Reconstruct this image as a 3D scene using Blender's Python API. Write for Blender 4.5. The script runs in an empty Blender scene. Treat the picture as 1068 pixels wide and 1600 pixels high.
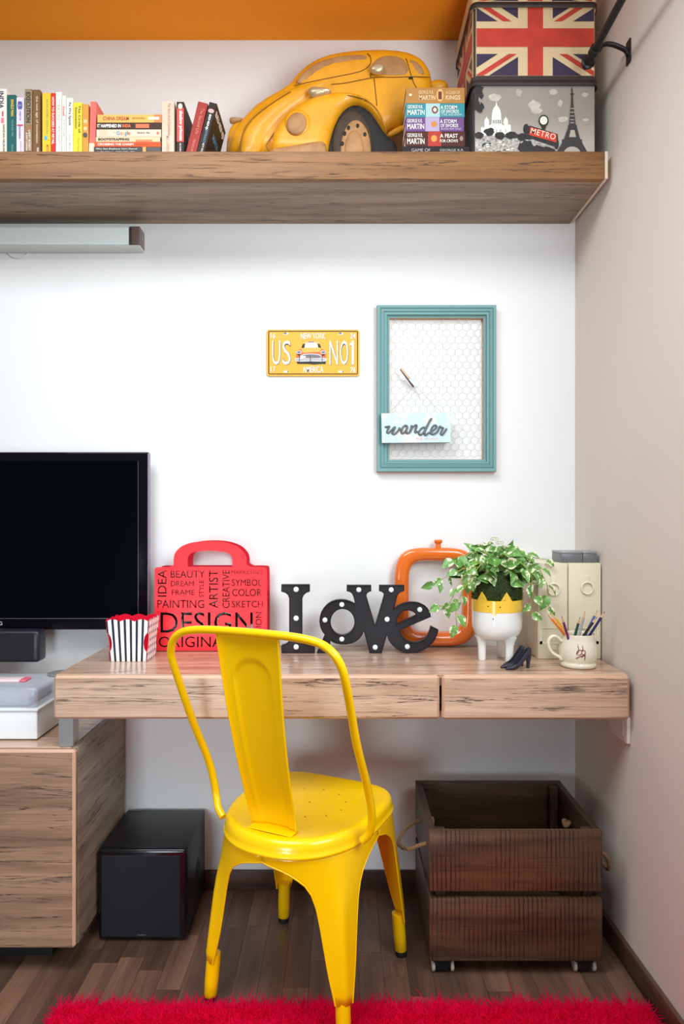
import bpy, bmesh, math, random
import numpy as np
from mathutils import Vector, Matrix
from mathutils.geometry import delaunay_2d_cdt

SC = bpy.context.scene
COL = SC.collection
R = math.radians

# ------------------------------------------------------------------ camera, sky, light
F, CH, CD = 1067.0, 1.156, 2.134          # focal length in pixels, eye height, distance to the back wall
cam = bpy.data.cameras.new('camera')
cam.sensor_fit = 'HORIZONTAL'; cam.sensor_width = 36.0
cam.lens = 36.0 * F / 1068.0
cam.shift_y = 10.0 / 1068.0
cam.clip_start = 0.02
camo = bpy.data.objects.new('camera', cam); COL.objects.link(camo)
camo.location = (0, -CD, CH); camo.rotation_euler = (R(90), 0, 0)
SC.camera = camo

w = bpy.data.worlds.new('sky'); SC.world = w; w.use_nodes = True
w.node_tree.nodes['Background'].inputs[0].default_value = (0.90, 0.95, 1.0, 1)
w.node_tree.nodes['Background'].inputs[1].default_value = 0.19

def area(name, loc, target, sx, sy, power, color):
    l = bpy.data.lights.new(name, 'AREA'); l.shape = 'RECTANGLE'; l.size = sx; l.size_y = sy
    l.energy = power; l.color = color
    o = bpy.data.objects.new(name, l); COL.objects.link(o)
    o.location = loc
    o.rotation_euler = (Vector(target) - Vector(loc)).to_track_quat('-Z', 'Y').to_euler()
    return o
area('window_daylight', (0.80, -1.45, 1.78), (-0.45, -0.25, 1.65), 0.8, 0.9, 25, (0.88, 0.96, 1.0))
area('overhead_fill', (-0.65, -1.42, 2.62), (-0.65, -1.34, 0.0), 1.3, 0.9, 39, (0.93, 0.975, 1.0))  # added downward light without a fixture; lights desk and seat, spares the upper wall
area('low_front_fill', (-0.80, -2.6, 0.60), (-0.52, 0.0, 0.30), 0.5, 0.5, 2.8, (0.78, 0.91, 1.0)).data.spread = R(65)  # added low narrow fill behind the camera, lifts the wall under the desk

SC.view_settings.view_transform = 'Standard'
SC.view_settings.look = 'None'
SC.view_settings.gamma = 1.0
SC.view_settings.exposure = 0.1
SC.view_settings.use_curve_mapping = False
random.seed(5)

# ------------------------------------------------------------------ helpers
def lin(c):
    return tuple(((x/255)/12.92 if x/255 <= .04045 else ((x/255+.055)/1.055)**2.4) for x in c)

def at(u, v, y):
    """point at depth y that a photo position corresponds to"""
    t = y + CD
    return Vector(((u-534.0)/F*t, y, CH-(v-810.0)/F*t))

def tag(o, label, cat, group=None, kind=None):
    o['label'] = label; o['category'] = cat
    if group: o['group'] = group
    if kind: o['kind'] = kind
    return o

def thing(name, loc, label, cat, group=None, rot=None):
    o = bpy.data.objects.new(name, None); COL.objects.link(o)
    o.empty_display_size = .02
    o.location = loc
    if rot: o.rotation_euler = rot
    return tag(o, label, cat, group)

def origin(o):
    v = Vector((0, 0, 0))
    while o is not None:
        v += Vector(o.location); o = o.parent
    return v

MATS = {}
def nodes(m):
    m.use_nodes = True
    nt = m.node_tree
    return nt, nt.nodes, nt.links, nt.nodes['Principled BSDF']

def mk(name, rgb, rough=.5, metal=0., coat=0., spec=.5, vary=0., scale=20., bump=0., bscale=200., alpha=1., trans=0., emis=0., sheen=0.):
    if name in MATS: return MATS[name]
    m = bpy.data.materials.new(name); MATS[name] = m
    nt, N, L, b = nodes(m)
    c = lin(rgb)
    b.inputs['Base Color'].default_value = (*c, 1)
    b.inputs['Roughness'].default_value = rough
    b.inputs['Metallic'].default_value = metal
    b.inputs['Coat Weight'].default_value = coat
    b.inputs['Coat Roughness'].default_value = .06
    b.inputs['Specular IOR Level'].default_value = spec
    b.inputs['Transmission Weight'].default_value = trans
    b.inputs['Alpha'].default_value = alpha
    if sheen: b.inputs['Sheen Weight'].default_value = sheen
    if vary:
        g = N.new('ShaderNodeNewGeometry')
        n = N.new('ShaderNodeTexNoise'); n.inputs['Scale'].default_value = scale; n.inputs['Detail'].default_value = 5
        L.new(g.outputs['Position'], n.inputs['Vector'])
        r = N.new('ShaderNodeValToRGB')
        r.color_ramp.elements[0].position = .3; r.color_ramp.elements[1].position = .7
        r.color_ramp.elements[0].color = (*[max(0, x*(1-vary)) for x in c], 1)
        r.color_ramp.elements[1].color = (*[min(1, x*(1+vary*.6)) for x in c], 1)
        L.new(n.outputs['Fac'], r.inputs['Fac']); L.new(r.outputs['Color'], b.inputs['Base Color'])
    if bump:
        g = N.new('ShaderNodeNewGeometry')
        n = N.new('ShaderNodeTexNoise'); n.inputs['Scale'].default_value = bscale; n.inputs['Detail'].default_value = 3
        L.new(g.outputs['Position'], n.inputs['Vector'])
        bp = N.new('ShaderNodeBump'); bp.inputs['Strength'].default_value = bump; bp.inputs['Distance'].default_value = .002
        L.new(n.outputs['Fac'], bp.inputs['Height']); L.new(bp.outputs['Normal'], b.inputs['Normal'])
    return m

def math_node(N, L, op, a, bv):
    n = N.new('ShaderNodeMath'); n.operation = op
    for i, x in enumerate((a, bv)):
        if x is None: continue
        if isinstance(x, (int, float)): n.inputs[i].default_value = x
        else: L.new(x, n.inputs[i])
    return n.outputs[0]

def mixc(N, L, fac, a, b, mode='MIX'):
    n = N.new('ShaderNodeMix'); n.data_type = 'RGBA'; n.blend_type = mode
    if isinstance(fac, (int, float)): n.inputs[0].default_value = fac
    else: L.new(fac, n.inputs[0])
    for i, x in ((6, a), (7, b)):
        if isinstance(x, tuple): n.inputs[i].default_value = (*x, 1)
        else: L.new(x, n.inputs[i])
    return n.outputs[2]

def wood(name, axis, light, dark, crack, rough=.45, k=1., crackw=.012, crackamt=.95, perobj=False, rib=0., seed=0., coat=0., knots=0.):
    """laminate or timber whose grain runs along one axis"""
    if name in MATS: return MATS[name]
    m = bpy.data.materials.new(name); MATS[name] = m
    nt, N, L, b = nodes(m)
    g = N.new('ShaderNodeNewGeometry')
    def noise(sa, sc, det, dist=0., off=0.):
        mp = N.new('ShaderNodeMapping')
        s = [sc*k]*3; s[axis] = sa*k
        mp.inputs['Scale'].default_value = s
        mp.inputs['Location'].default_value = (off+seed, off*1.7+seed, off*.6)
        L.new(g.outputs['Position'], mp.inputs['Vector'])
        vec = mp.outputs[0]
        if perobj:
            oi = N.new('ShaderNodeObjectInfo')
            va = N.new('ShaderNodeVectorMath'); va.operation = 'ADD'
            cb = N.new('ShaderNodeCombineXYZ')
            mm = math_node(N, L, 'MULTIPLY', oi.outputs['Random'], 37.)
            for i in range(3): L.new(mm, cb.inputs[i])
            L.new(vec, va.inputs[0]); L.new(cb.outputs[0], va.inputs[1]); vec = va.outputs[0]
        n = N.new('ShaderNodeTexNoise'); n.inputs['Scale'].default_value = 1.
        n.inputs['Detail'].default_value = det; n.inputs['Distortion'].default_value = dist
        n.inputs['Roughness'].default_value = .6
        L.new(vec, n.inputs['Vector'])
        return n.outputs['Fac']
    def ramp(fac, p0, p1):
        r = N.new('ShaderNodeMapRange'); r.inputs[1].default_value = p0; r.inputs[2].default_value = p1
        L.new(fac, r.inputs[0]); return r.outputs[0]
    base = mixc(N, L, ramp(noise(1.6, 22, 6), .32, .68), lin(dark), lin(light))
    fine = ramp(noise(9, 330, 3, off=3.), .35, .72)
    base = mixc(N, L, math_node(N, L, 'MULTIPLY', fine, .30), base, lin(crack), 'MIX')
    nz = noise(1.7, 44, 6, dist=.45, off=7.)
    d = math_node(N, L, 'ABSOLUTE', math_node(N, L, 'SUBTRACT', nz, .5), None)
    line = N.new('ShaderNodeMapRange'); line.inputs[1].default_value = crackw*1.45; line.inputs[2].default_value = crackw*.25
    line.inputs[3].default_value = 0.; line.inputs[4].default_value = 1.
    L.new(d, line.inputs[0])
    mask = ramp(noise(4, 34, 3, off=11.), .38, .54)
    lf = math_node(N, L, 'MULTIPLY', math_node(N, L, 'MULTIPLY', line.outputs[0], mask), crackamt)
    colr = mixc(N, L, lf, base, lin(crack))
    if perobj:
        oi = N.new('ShaderNodeObjectInfo')
        r = N.new('ShaderNodeMapRange'); r.inputs[3].default_value = .55; r.inputs[4].default_value = 1.25
        L.new(oi.outputs['Random'], r.inputs[0])
        hs = N.new('ShaderNodeHueSaturation'); L.new(r.outputs[0], hs.inputs['Value']); L.new(colr, hs.inputs['Color'])
        colr = hs.outputs['Color']
    hsrc = lf
    if rib:
        sx = N.new('ShaderNodeSeparateXYZ'); L.new(g.outputs['Position'], sx.inputs[0])
        j = noise(46, 9, 4, off=5.)
        ph = math_node(N, L, 'ADD', math_node(N, L, 'MULTIPLY', sx.outputs[0], 2*math.pi/.0115), math_node(N, L, 'MULTIPLY', j, 5.5))
        sn = math_node(N, L, 'SINE', ph, None)
        rm = ramp(sn, .25, .95)
        msk = ramp(noise(14, 11, 4, off=17.), .35, .62)
        rm = math_node(N, L, 'MULTIPLY', math_node(N, L, 'MULTIPLY', rm, msk), rib)
        colr = mixc(N, L, rm, colr, lin(crack))
        hsrc = math_node(N, L, 'ADD', lf, rm)
    L.new(colr, b.inputs['Base Color'])
    b.inputs['Roughness'].default_value = rough
    b.inputs['Coat Weight'].default_value = coat; b.inputs['Coat Roughness'].default_value = .2
    bp = N.new('ShaderNodeBump'); bp.inputs['Strength'].default_value = .35; bp.inputs['Distance'].default_value = .001
    bp.invert = True
    L.new(hsrc, bp.inputs['Height']); L.new(bp.outputs['Normal'], b.inputs['Normal'])
    return m

class MB:
    """collects shapes (world coordinates) and links them as one mesh object"""
    def __init__(s): s.v = []; s.f = []; s.m = []
    def add(s, vs, fs, m=0):
        n = len(s.v); s.v += [tuple(p) for p in vs]
        for f in fs: s.f.append([n+i for i in f]); s.m.append(m)
        return s
    def box(s, x0, x1, y0, y1, z0, z1, m=0):
        v = [(x, y, z) for x in (x0, x1) for y in (y0, y1) for z in (z0, z1)]
        return s.add(v, [(0, 1, 3, 2), (4, 6, 7, 5), (0, 4, 5, 1), (2, 3, 7, 6), (0, 2, 6, 4), (1, 5, 7, 3)], m)
    def prism(s, pts, vec, m=0, mside=None):
        n = len(pts); vec = Vector(vec)
        v = [Vector(p) for p in pts]; v += [p+vec for p in v]
        s.add(v, [list(range(n)), list(range(2*n-1, n-1, -1))], m)
        k = len(s.v)-2*n
        for i in range(n):
            j = (i+1) % n
            s.f.append([k+i, k+j, k+n+j, k+n+i]); s.m.append(m if mside is None else mside)
        return s
    def loft(s, rings, closed=True, cap0=True, cap1=True, m=0, loop=False):
        n = len(rings[0]); k = len(s.v)
        for r in rings: s.v += [tuple(p) for p in r]
        T = len(rings)
        for a in range(T if loop else T-1):
            c = (a+1) % T
            for i in range(n if closed else n-1):
                j = (i+1) % n
                s.f.append([k+a*n+i, k+a*n+j, k+c*n+j, k+c*n+i]); s.m.append(m if not callable(m) else m(a, i))
        mc = m if not callable(m) else 0
        if closed and not loop:
            if cap0: s.f.append([k+i for i in range(n)][::-1]); s.m.append(mc)
            if cap1: s.f.append([k+(T-1)*n+i for i in range(n)]); s.m.append(mc)
        return s
    def tube(s, pts, r, n=8, loop=False, m=0, flat=None):
        P = [Vector(p) for p in pts]; T = len(P)
        rr = r if isinstance(r, (list, tuple)) else [r]*T
        tang = []
        for i in range(T):
            a = P[(i-1) % T] if (loop or i > 0) else P[0]
            c = P[(i+1) % T] if (loop or i < T-1) else P[-1]
            t = (c-a); tang.append(t.normalized() if t.length > 1e-9 else Vector((0, 0, 1)))
        ref = Vector((0, 0, 1)) if abs(tang[0].z) < .9 else Vector((1, 0, 0))
        if flat is not None: ref = Vector(flat[0])
        nrm = (ref - tang[0]*ref.dot(tang[0])).normalized()
        rings = []
        for i in range(T):
            if flat is None: nrm = (nrm - tang[i]*nrm.dot(tang[i])).normalized()
            else: nrm = (ref - tang[i]*ref.dot(tang[i])).normalized()
            bn = tang[i].cross(nrm)
            q = flat[1] if flat is not None else 1.
            rings.append([P[i] + (nrm*math.cos(2*math.pi*k/n)*q + bn*math.sin(2*math.pi*k/n))*rr[i] for k in range(n)])
        return s.loft(rings, m=m, loop=loop)
    def lathe(s, prof, c, n=32, m=0, cap0=True, cap1=True):
        c = Vector(c)
        rings = [[c+Vector((r*math.cos(2*math.pi*k/n), r*math.sin(2*math.pi*k/n), z)) for k in range(n)] for r, z in prof]
        return s.loft(rings, m=m, cap0=cap0, cap1=cap1)
    def disc(s, c, r, ax=(0, -1, 0), th=.001, n=20, m=0, ry=None):
        c = Vector(c); ax = Vector(ax).normalized()
        q = ax.to_track_quat('Z', 'Y'); ry = ry or r
        ring = [c + q @ Vector((r*math.cos(2*math.pi*k/n), ry*math.sin(2*math.pi*k/n), 0)) for k in range(n)]
        return s.prism(ring, ax*th, m)
    def build(s, name, mats, parent=None, smooth=True, bevel=None, sub=0, ang=35, solid=None, recalc=True, bmat=-1):
        if not isinstance(mats, (list, tuple)): mats = [mats]
        me = bpy.data.meshes.new(name)
        off = origin(parent) if parent else Vector((0, 0, 0))
        me.from_pydata([(x-off.x, y-off.y, z-off.z) for x, y, z in s.v], [], s.f)
        for mt in mats: me.materials.append(mt)
        me.polygons.foreach_set('material_index', s.m)
        if recalc or bevel:
            bm = bmesh.new(); bm.from_mesh(me)
            bmesh.ops.remove_doubles(bm, verts=bm.verts, dist=1e-6)
            if recalc: bmesh.ops.recalc_face_normals(bm, faces=bm.faces)
            if bevel:
                ed = [e for e in bm.edges if len(e.link_faces) == 2 and e.calc_face_angle(0) > R(30)]
                bmesh.ops.bevel(bm, geom=ed, offset=bevel[0], segments=bevel[1], profile=.5, affect='EDGES', clamp_overlap=True, material=bmat)
            bm.to_mesh(me); bm.free()
        if smooth:
            me.shade_smooth(); me.set_sharp_from_angle(angle=R(ang))
        o = bpy.data.objects.new(name, me); COL.objects.link(o)
        if parent: o.parent = parent
        if solid:
            md = o.modifiers.new('solid', 'SOLIDIFY'); md.thickness = solid; md.offset = 0
        if sub:
            md = o.modifiers.new('sub', 'SUBSURF'); md.levels = sub; md.render_levels = sub
        return o

def struct(o): o['kind'] = 'structure'; return o

def link_mesh(name, me, parent):
    o = bpy.data.objects.new(name, me); COL.objects.link(o)
    if parent: o.parent = parent
    return o

def text(parent, s, c, wd, ht, mat, dx=(1, 0, 0), dy=(0, 0, 1), bold=0., extr=0., name='lettering', spacing=1.):
    """flat lettering stretched into a box wd x ht centred on world (or parent-local if tuple 'L') point c"""
    cu = bpy.data.curves.new('t', 'FONT'); cu.body = s; cu.size = 1.; cu.offset = bold; cu.resolution_u = 3
    cu.space_character = spacing
    o = bpy.data.objects.new('t', cu)
    me = bpy.data.meshes.new_from_object(o)
    bpy.data.objects.remove(o)
    n = len(me.vertices)
    co = np.empty(n*3); me.vertices.foreach_get('co', co); co = co.reshape(-1, 3)
    mn = co.min(0); mx = co.max(0)
    u = ((co[:, 0]-(mn[0]+mx[0])/2)/max(mx[0]-mn[0], 1e-6))*wd
    v = ((co[:, 1]-(mn[1]+mx[1])/2)/max(mx[1]-mn[1], 1e-6))*ht
    off = origin(parent) if parent is not None else Vector((0, 0, 0))
    c = Vector(c) - off
    dx = np.array(Vector(dx).normalized()); dy = np.array(Vector(dy).normalized())
    out = np.array(c)[None, :] + u[:, None]*dx + v[:, None]*dy
    me.vertices.foreach_set('co', out.ravel()); me.update()
    me.materials.clear(); me.materials.append(mat)
    me.name = name
    ob = link_mesh(name, me, parent)
    if extr:
        md = ob.modifiers.new('solid', 'SOLIDIFY'); md.thickness = extr; md.offset = 0
    return ob

def textpx(parent, s, x0, y0, x1, y1, y, mat, **k):
    a = at(x0, y1, y); b = at(x1, y0, y)
    return text(parent, s, (a+b)/2, b.x-a.x, b.z-a.z, mat, **k)

def ell(cx, cy, rx, ry, n=20, a0=0, a1=360, rot=0):
    o = []
    for k in range(n):
        t = R(a0+(a1-a0)*k/(n if a1-a0 == 360 else n-1))
        x, y = rx*math.cos(t), ry*math.sin(t)
        c, s_ = math.cos(R(rot)), math.sin(R(rot))
        o.append((cx+x*c-y*s_, cy+x*s_+y*c))
    return o

def zoomed(ox, oy, sc):
    return lambda pts: [(ox+p[0]/sc, oy+p[1]/sc) for p in pts]

def prints(parent, name, polys, y, mats, step=.00025, base=0):
    """flat print on a face at depth y: polys = [(px polygon, material index)], later ones lie on top"""
    mb = MB()
    for k, (pl, mi) in enumerate(polys):
        yy = y - .0003 - step*k
        mb.add([at(u, v, yy) for u, v in pl], [list(range(len(pl)))], mi)
    return mb.build(name, mats, parent, smooth=False)

def chaikin(pts, n=2, closed=True):
    for _ in range(n):
        o = []
        N_ = len(pts)
        for i in range(N_ if closed else N_-1):
            a = pts[i]; b = pts[(i+1) % N_]
            o.append((a[0]*.75+b[0]*.25, a[1]*.75+b[1]*.25)); o.append((a[0]*.25+b[0]*.75, a[1]*.25+b[1]*.75))
        pts = o
    return pts

def spline(pts, n=8, closed=False):
    P = [Vector(p) for p in pts]; T = len(P); out = []
    for i in range(T if closed else T-1):
        p0 = P[(i-1) % T] if closed or i > 0 else P[0]; p1 = P[i]; p2 = P[(i+1) % T]
        p3 = P[(i+2) % T] if closed or i+2 < T else P[-1]
        for k in range(n):
            t = k/n
            out.append(.5*((2*p1)+(p2-p0)*t+(2*p0-5*p1+4*p2-p3)*t*t+(3*p1-p0-3*p2+p3)*t**3))
    if not closed: out.append(P[-1])
    return out

def curve_fill(loops, extrude, beziers=None):
    """2D curve with holes -> mesh in the xz plane, thickness along y centred on 0"""
    cu = bpy.data.curves.new('c', 'CURVE'); cu.dimensions = '2D'; cu.fill_mode = 'BOTH'; cu.extrude = extrude; cu.resolution_u = 3
    for lp in loops:
        sp = cu.splines.new('POLY'); sp.points.add(len(lp)-1); sp.use_cyclic_u = True
        for i, p in enumerate(lp): sp.points[i].co = (p[0], p[1], 0, 1)
    if beziers: beziers(cu)
    o = bpy.data.objects.new('c', cu)
    me = bpy.data.meshes.new_from_object(o); bpy.data.objects.remove(o)
    n = len(me.vertices); co = np.empty(n*3); me.vertices.foreach_get('co', co); co = co.reshape(-1, 3)
    out = np.stack([co[:, 0], -co[:, 2], co[:, 1]], 1)
    me.vertices.foreach_set('co', out.ravel()); me.update()
    return me

def relief(name, pts, y0, h, r, mat, parent, step=.008, back=.004, extra=None):
    """pillow-shaped relief of an outline: pts = (x, z) world, bulging towards -y by h over an edge band r"""
    P = [Vector((p[0], p[1])) for p in pts]
    B = []
    for i in range(len(P)):
        a, b = P[i], P[(i+1) % len(P)]
        k = max(1, int((b-a).length/step))
        for j in range(k): B.append(a+(b-a)*j/k)
    nb = len(B)
    bx = np.array([p.x for p in B]); bz = np.array([p.y for p in B])
    ax = np.roll(bx, -1); az = np.roll(bz, -1)
    def inside(x, z):
        c = ((bz > z) != (az > z)) & (x < (ax-bx)*(z-bz)/(az-bz+1e-12)+bx)
        return c.sum() % 2 == 1
    V = list(B); H = [0.]*nb
    def dist(x, z):
        ex, ez = ax-bx, az-bz
        t = np.clip(((x-bx)*ex+(z-bz)*ez)/(ex*ex+ez*ez+1e-12), 0, 1)
        return float(np.sqrt(((bx+ex*t-x)**2+(bz+ez*t-z)**2).min()))
    px_, pz_ = np.roll(bx, 1), np.roll(bz, 1)
    nx_, nz_ = -(az-pz_), (ax-px_)
    ln_ = np.sqrt(nx_**2+nz_**2)+1e-12
    area2 = (bx*az-ax*bz).sum()
    sg = 1 if area2 > 0 else -1
    nx_, nz_ = sg*nx_/ln_, sg*nz_/ln_
    gmin = 0
    for q in (.06, .18, .38, .65):
        dq = q*r
        gmin = max(gmin, dq)
        for i in range(0, nb, 1 if q < .3 else 2):
            xx, zz = bx[i]+nx_[i]*dq, bz[i]+nz_[i]*dq
            if inside(xx, zz) and dist(xx, zz) > dq*.93:
                H.append(h*math.sqrt(max(0, 1-(1-q)**2))); V.append(Vector((xx, zz)))
    gx = np.arange(bx.min(), bx.max(), step); gz = np.arange(bz.min(), bz.max(), step)
    for i, x in enumerate(gx):
        for j, z in enumerate(gz):
            xx = x+(step/2 if j % 2 else 0)
            if not inside(xx, z): continue
            d = dist(xx, z)
            if d > gmin+step*.4:
                t = min(d/r, 1.); H.append(h*math.sqrt(max(0, 1-(1-t)**2))); V.append(Vector((xx, z)))
    res = delaunay_2d_cdt(V, [], [list(range(nb))], 1, 1e-7)
    vv, fc, ov = res[0], res[2], res[3]
    mb = MB(); pts3 = []
    for k, p in enumerate(vv):
        hh = H[ov[k][0]] if ov[k] else 0.
        e = extra(p.x, p.y) if extra else 0.
        pts3.append((p.x, y0-hh-e, p.y))
    mb.add(pts3, fc)
    n0 = len(mb.v)
    mb.add([(p.x, y0-(extra(p.x, p.y) if extra else 0.), p.y) for p in B]+[(p.x, y0+back, p.y) for p in B],
           [[i, (i+1) % nb, nb+(i+1) % nb, nb+i] for i in range(nb)]+[[nb+i for i in range(nb)]])
    return mb.build(name, mat, parent, ang=60)

# ------------------------------------------------------------------ materials
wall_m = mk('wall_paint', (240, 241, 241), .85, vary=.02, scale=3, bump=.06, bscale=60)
wallr_m = mk('right_wall_shaded_paint', (226, 214, 204), .85, vary=.02, scale=3, bump=.08, bscale=50)  # greyer, warmer copy of the wall paint with the side wall's shade mixed in
ceil_m = mk('orange_paint', (252, 152, 0), .8, vary=.02, scale=4)
desk_w = wood('desk_laminate', 0, (226, 194, 166), (190, 154, 126), (66, 54, 50), .33, coat=.15)
top_w = wood('desktop_laminate', 0, (226, 190, 162), (184, 148, 122), (92, 70, 60), .22, seed=2., coat=.4)
shelf_w = wood('shelf_laminate', 0, (158, 108, 56), (116, 75, 37), (50, 34, 24), .5, seed=5.)
shelfb_w = wood('shelf_underside_laminate', 0, (176, 150, 122), (128, 106, 86), (70, 60, 56), .5, seed=9.)
cab_w = wood('cabinet_laminate', 0, (180, 144, 114), (126, 96, 74), (46, 34, 30), .45, seed=13.)
cabs_w = wood('cabinet_side_laminate', 1, (172, 154, 134), (128, 112, 97), (58, 50, 46), .45, seed=17.)
edge_m = mk('edge_band', (206, 164, 138), .4, vary=.08)
base_w = wood('baseboard_wood', 0, (96, 66, 52), (62, 42, 34), (32, 22, 20), .4, seed=3.)
basey_w = wood('baseboard_wood_side', 1, (104, 72, 54), (70, 48, 37), (34, 24, 22), .4, seed=4.)
floor_w = wood('floor_plank_wood', 1, (132, 98, 78), (92, 66, 54), (40, 28, 26), .38, perobj=True, crackamt=.35, coat=.1)
floorb_m = mk('floor_gap', (36, 26, 24), .8)
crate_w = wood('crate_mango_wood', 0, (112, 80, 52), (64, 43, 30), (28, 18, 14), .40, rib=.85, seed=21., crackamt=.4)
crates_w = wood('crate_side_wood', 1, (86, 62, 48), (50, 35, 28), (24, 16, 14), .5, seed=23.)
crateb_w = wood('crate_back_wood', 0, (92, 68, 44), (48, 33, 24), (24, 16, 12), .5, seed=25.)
yel_m = mk('yellow_enamel', (255, 205, 0), .25, coat=.2, spec=.4)
white_p = mk('white_plastic', (238, 240, 242), .4)
black_g = mk('black_gloss', (12, 12, 15), .12, spec=.35)
black_m = mk('black_matte', (24, 23, 27), .45)
alu_m = mk('brushed_aluminium', (176, 172, 170), .35, metal=.9)
chrome_m = mk('bright_steel', (200, 200, 200), .25, metal=1.)
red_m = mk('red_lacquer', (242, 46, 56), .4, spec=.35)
redi_m = mk('red_lacquer_shaded', (204, 26, 48), .4)  # darker copy of the lacquer; the rack's inner shade is in the colour

# ------------------------------------------------------------------ setting
struct(MB().box(-3.2, 1.0, 0.0, .1, -.02, 2.75).build('wall_back', wall_m, smooth=False))
def wx(y): return .728 + .03*abs(y)         # the right wall is slightly out of square
def wall_piece(mb, y0, y1, z0, z1):
    a = [(wx(y0), y0, z0), (wx(y1), y1, z0), (wx(y1), y1, z1), (wx(y0), y0, z1)]
    mb.prism(a, (.1, 0, 0))
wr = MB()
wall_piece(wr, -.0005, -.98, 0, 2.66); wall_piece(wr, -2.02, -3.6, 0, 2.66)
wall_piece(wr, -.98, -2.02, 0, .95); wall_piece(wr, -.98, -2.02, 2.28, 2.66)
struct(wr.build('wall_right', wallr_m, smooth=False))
cl = struct(MB().box(-3.2, 1.0, -3.6, -.0005, 2.66, 2.7).build('ceiling', wall_m, smooth=False))
MB().box(-3.2, wx(-.3)-.001, -.36, -.0006, 2.65, 2.6598).build('orange_band', ceil_m, cl, smooth=False)  # cut to a narrow band, unseen ceiling left white, to limit orange bounce
flo = struct(MB().box(-3.2, 1.0, -3.6, .0, -.06, -.008).build('floor', floorb_m, smooth=False))
pm = bpy.data.meshes.new('plank')
bmx = bmesh.new(); bmesh.ops.create_cube(bmx, size=1.)
bmx.to_mesh(pm); bmx.free(); pm.materials.append(floor_w)
x = -1.02; pw = .0625; rnd = random.Random(3)
nplank = 0
while x < .74:
    y = -.001 - rnd.random()*.0
    first = True
    while y > -1.5:
        ln = rnd.choice([.22, .3, .38, .46]) if not first else .1+rnd.random()*.3
        first = False
        y1 = max(y-ln, -1.5)
        xr = min(x+pw, .727)
        if xr-x > .01 and y-y1 > .02:
            p = link_mesh('plank', pm, flo); nplank += 1
            p.scale = (xr-x-.0007, y-y1-.0009, .008)
            p.location = ((x+xr)/2, (y+y1)/2, -.004 - rnd.random()*.0003)
        y = y1
    x += pw
far_f = wood('far_floor_wood', 1, (120, 88, 70), (84, 60, 49), (40, 28, 26), .4, crackamt=.4)
MB().box(-3.2, -1.021, -3.6, -.0005, -.008, -.0006).box(-1.0205, .72, -3.6, -1.501, -.008, -.0006).box(.7275, .99, -3.6, -.0005, -.008, -.004).build('far_floorboards', far_f, flo, smooth=False)
struct(MB().box(-3.2, wx(0)-.001, -.012, -.0002, .0002, .06).build('baseboard_back', base_w, bevel=(.0025, 2)))
a = [(wx(0)-.013, -.0125, .0002), (wx(0)-.0004, -.0125, .0002), (wx(-3.5)-.0004, -3.5, .0002), (wx(-3.5)-.013, -3.5, .0002)]
struct(MB().prism(a, (0, 0, .06)).build('baseboard_right', basey_w, bevel=(.0025, 2)))
wf = MB()
for (y0, y1, z0, z1) in ((-.98, -1.02, .95, 2.28), (-1.98, -2.02, .95, 2.28), (-1.02, -1.98, .95, .99), (-1.02, -1.98, 2.24, 2.28)):
    wf.box(.80, .84, y1, y0, z0, z1)
win = struct(wf.build('window_1', white_p, bevel=(.003, 1)))

# ------------------------------------------------------------------ wall shelf
SZ0, SZ1, SY = 2.076, 2.1515, -.282
sh = thing('wall_shelf', (-.7, 0, SZ0), 'long thick wood-grain shelf across the wall under the orange ceiling', 'shelf')
MB().box(-2.2, .710, SY+.018, -.001, SZ1-.018, SZ1).build('top_panel', shelf_w, sh, bevel=(.001, 1))
MB().box(-2.2, .712, SY, SY+.0175, SZ0, SZ1).build('front_panel', shelf_w, sh, bevel=(.0012, 1))
MB().box(-2.2, .711, SY+.018, -.001, SZ0, SZ0+.018).build('bottom_panel', shelfb_w, sh, bevel=(.001, 1))
MB().box(.7125, .7205, SY, -.001, SZ0+.002, SZ1).build('end_strip', mk('cream_strip', (226, 205, 184), .6), sh)

# tube light under the shelf
tl = thing('wall_light', (-.9, -.03, 1.99), 'slim switched-off white tube light on the wall just under the shelf', 'light')
MB().box(-1.9, -.648, -.052, -.001, 1.990, 2.045).build('diffuser', mk('frosted_diffuser', (240, 250, 250), .35, spec=.4), tl, bevel=(.004, 2))
MB().box(-1.9, -.616, -.0535, -.001, 1.9845, 1.9895).build('base_tray', mk('grey_tray', (206, 214, 208), .5), tl, bevel=(.001, 1))
MB().box(-.6475, -.6425, -.0535, -.001, 1.990, 2.0455).build('clamp_band', mk('dark_bronze', (92, 80, 78), .4, metal=.4), tl)
ec = MB().box(-.642, -.616, -.054, -.001, 1.990, 2.046).build('end_cap', mk('bronze_cap', (128, 112, 106), .45, metal=.3), tl, bevel=(.0015, 2))
MB().disc((-.6158, -.028, 2.018), .004, (1, 0, 0), .0012).build('screw', chrome_m, ec)
hk = at(28, 391, -.004)
tag(MB().tube([(hk.x+.033*math.cos(t), -.004, hk.z+.024*math.sin(t)) for t in [2*math.pi*k/28 for k in range(28)]], .0012, 6, loop=True)
    .lathe([(.002, 0), (.002, .002)], (hk.x, -.006, hk.z), 8).build('wall_hook', mk('clear_plastic', (232, 236, 236), .2)),
    'clear oval plastic hook on the wall beneath the tube light', 'hook')

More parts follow.
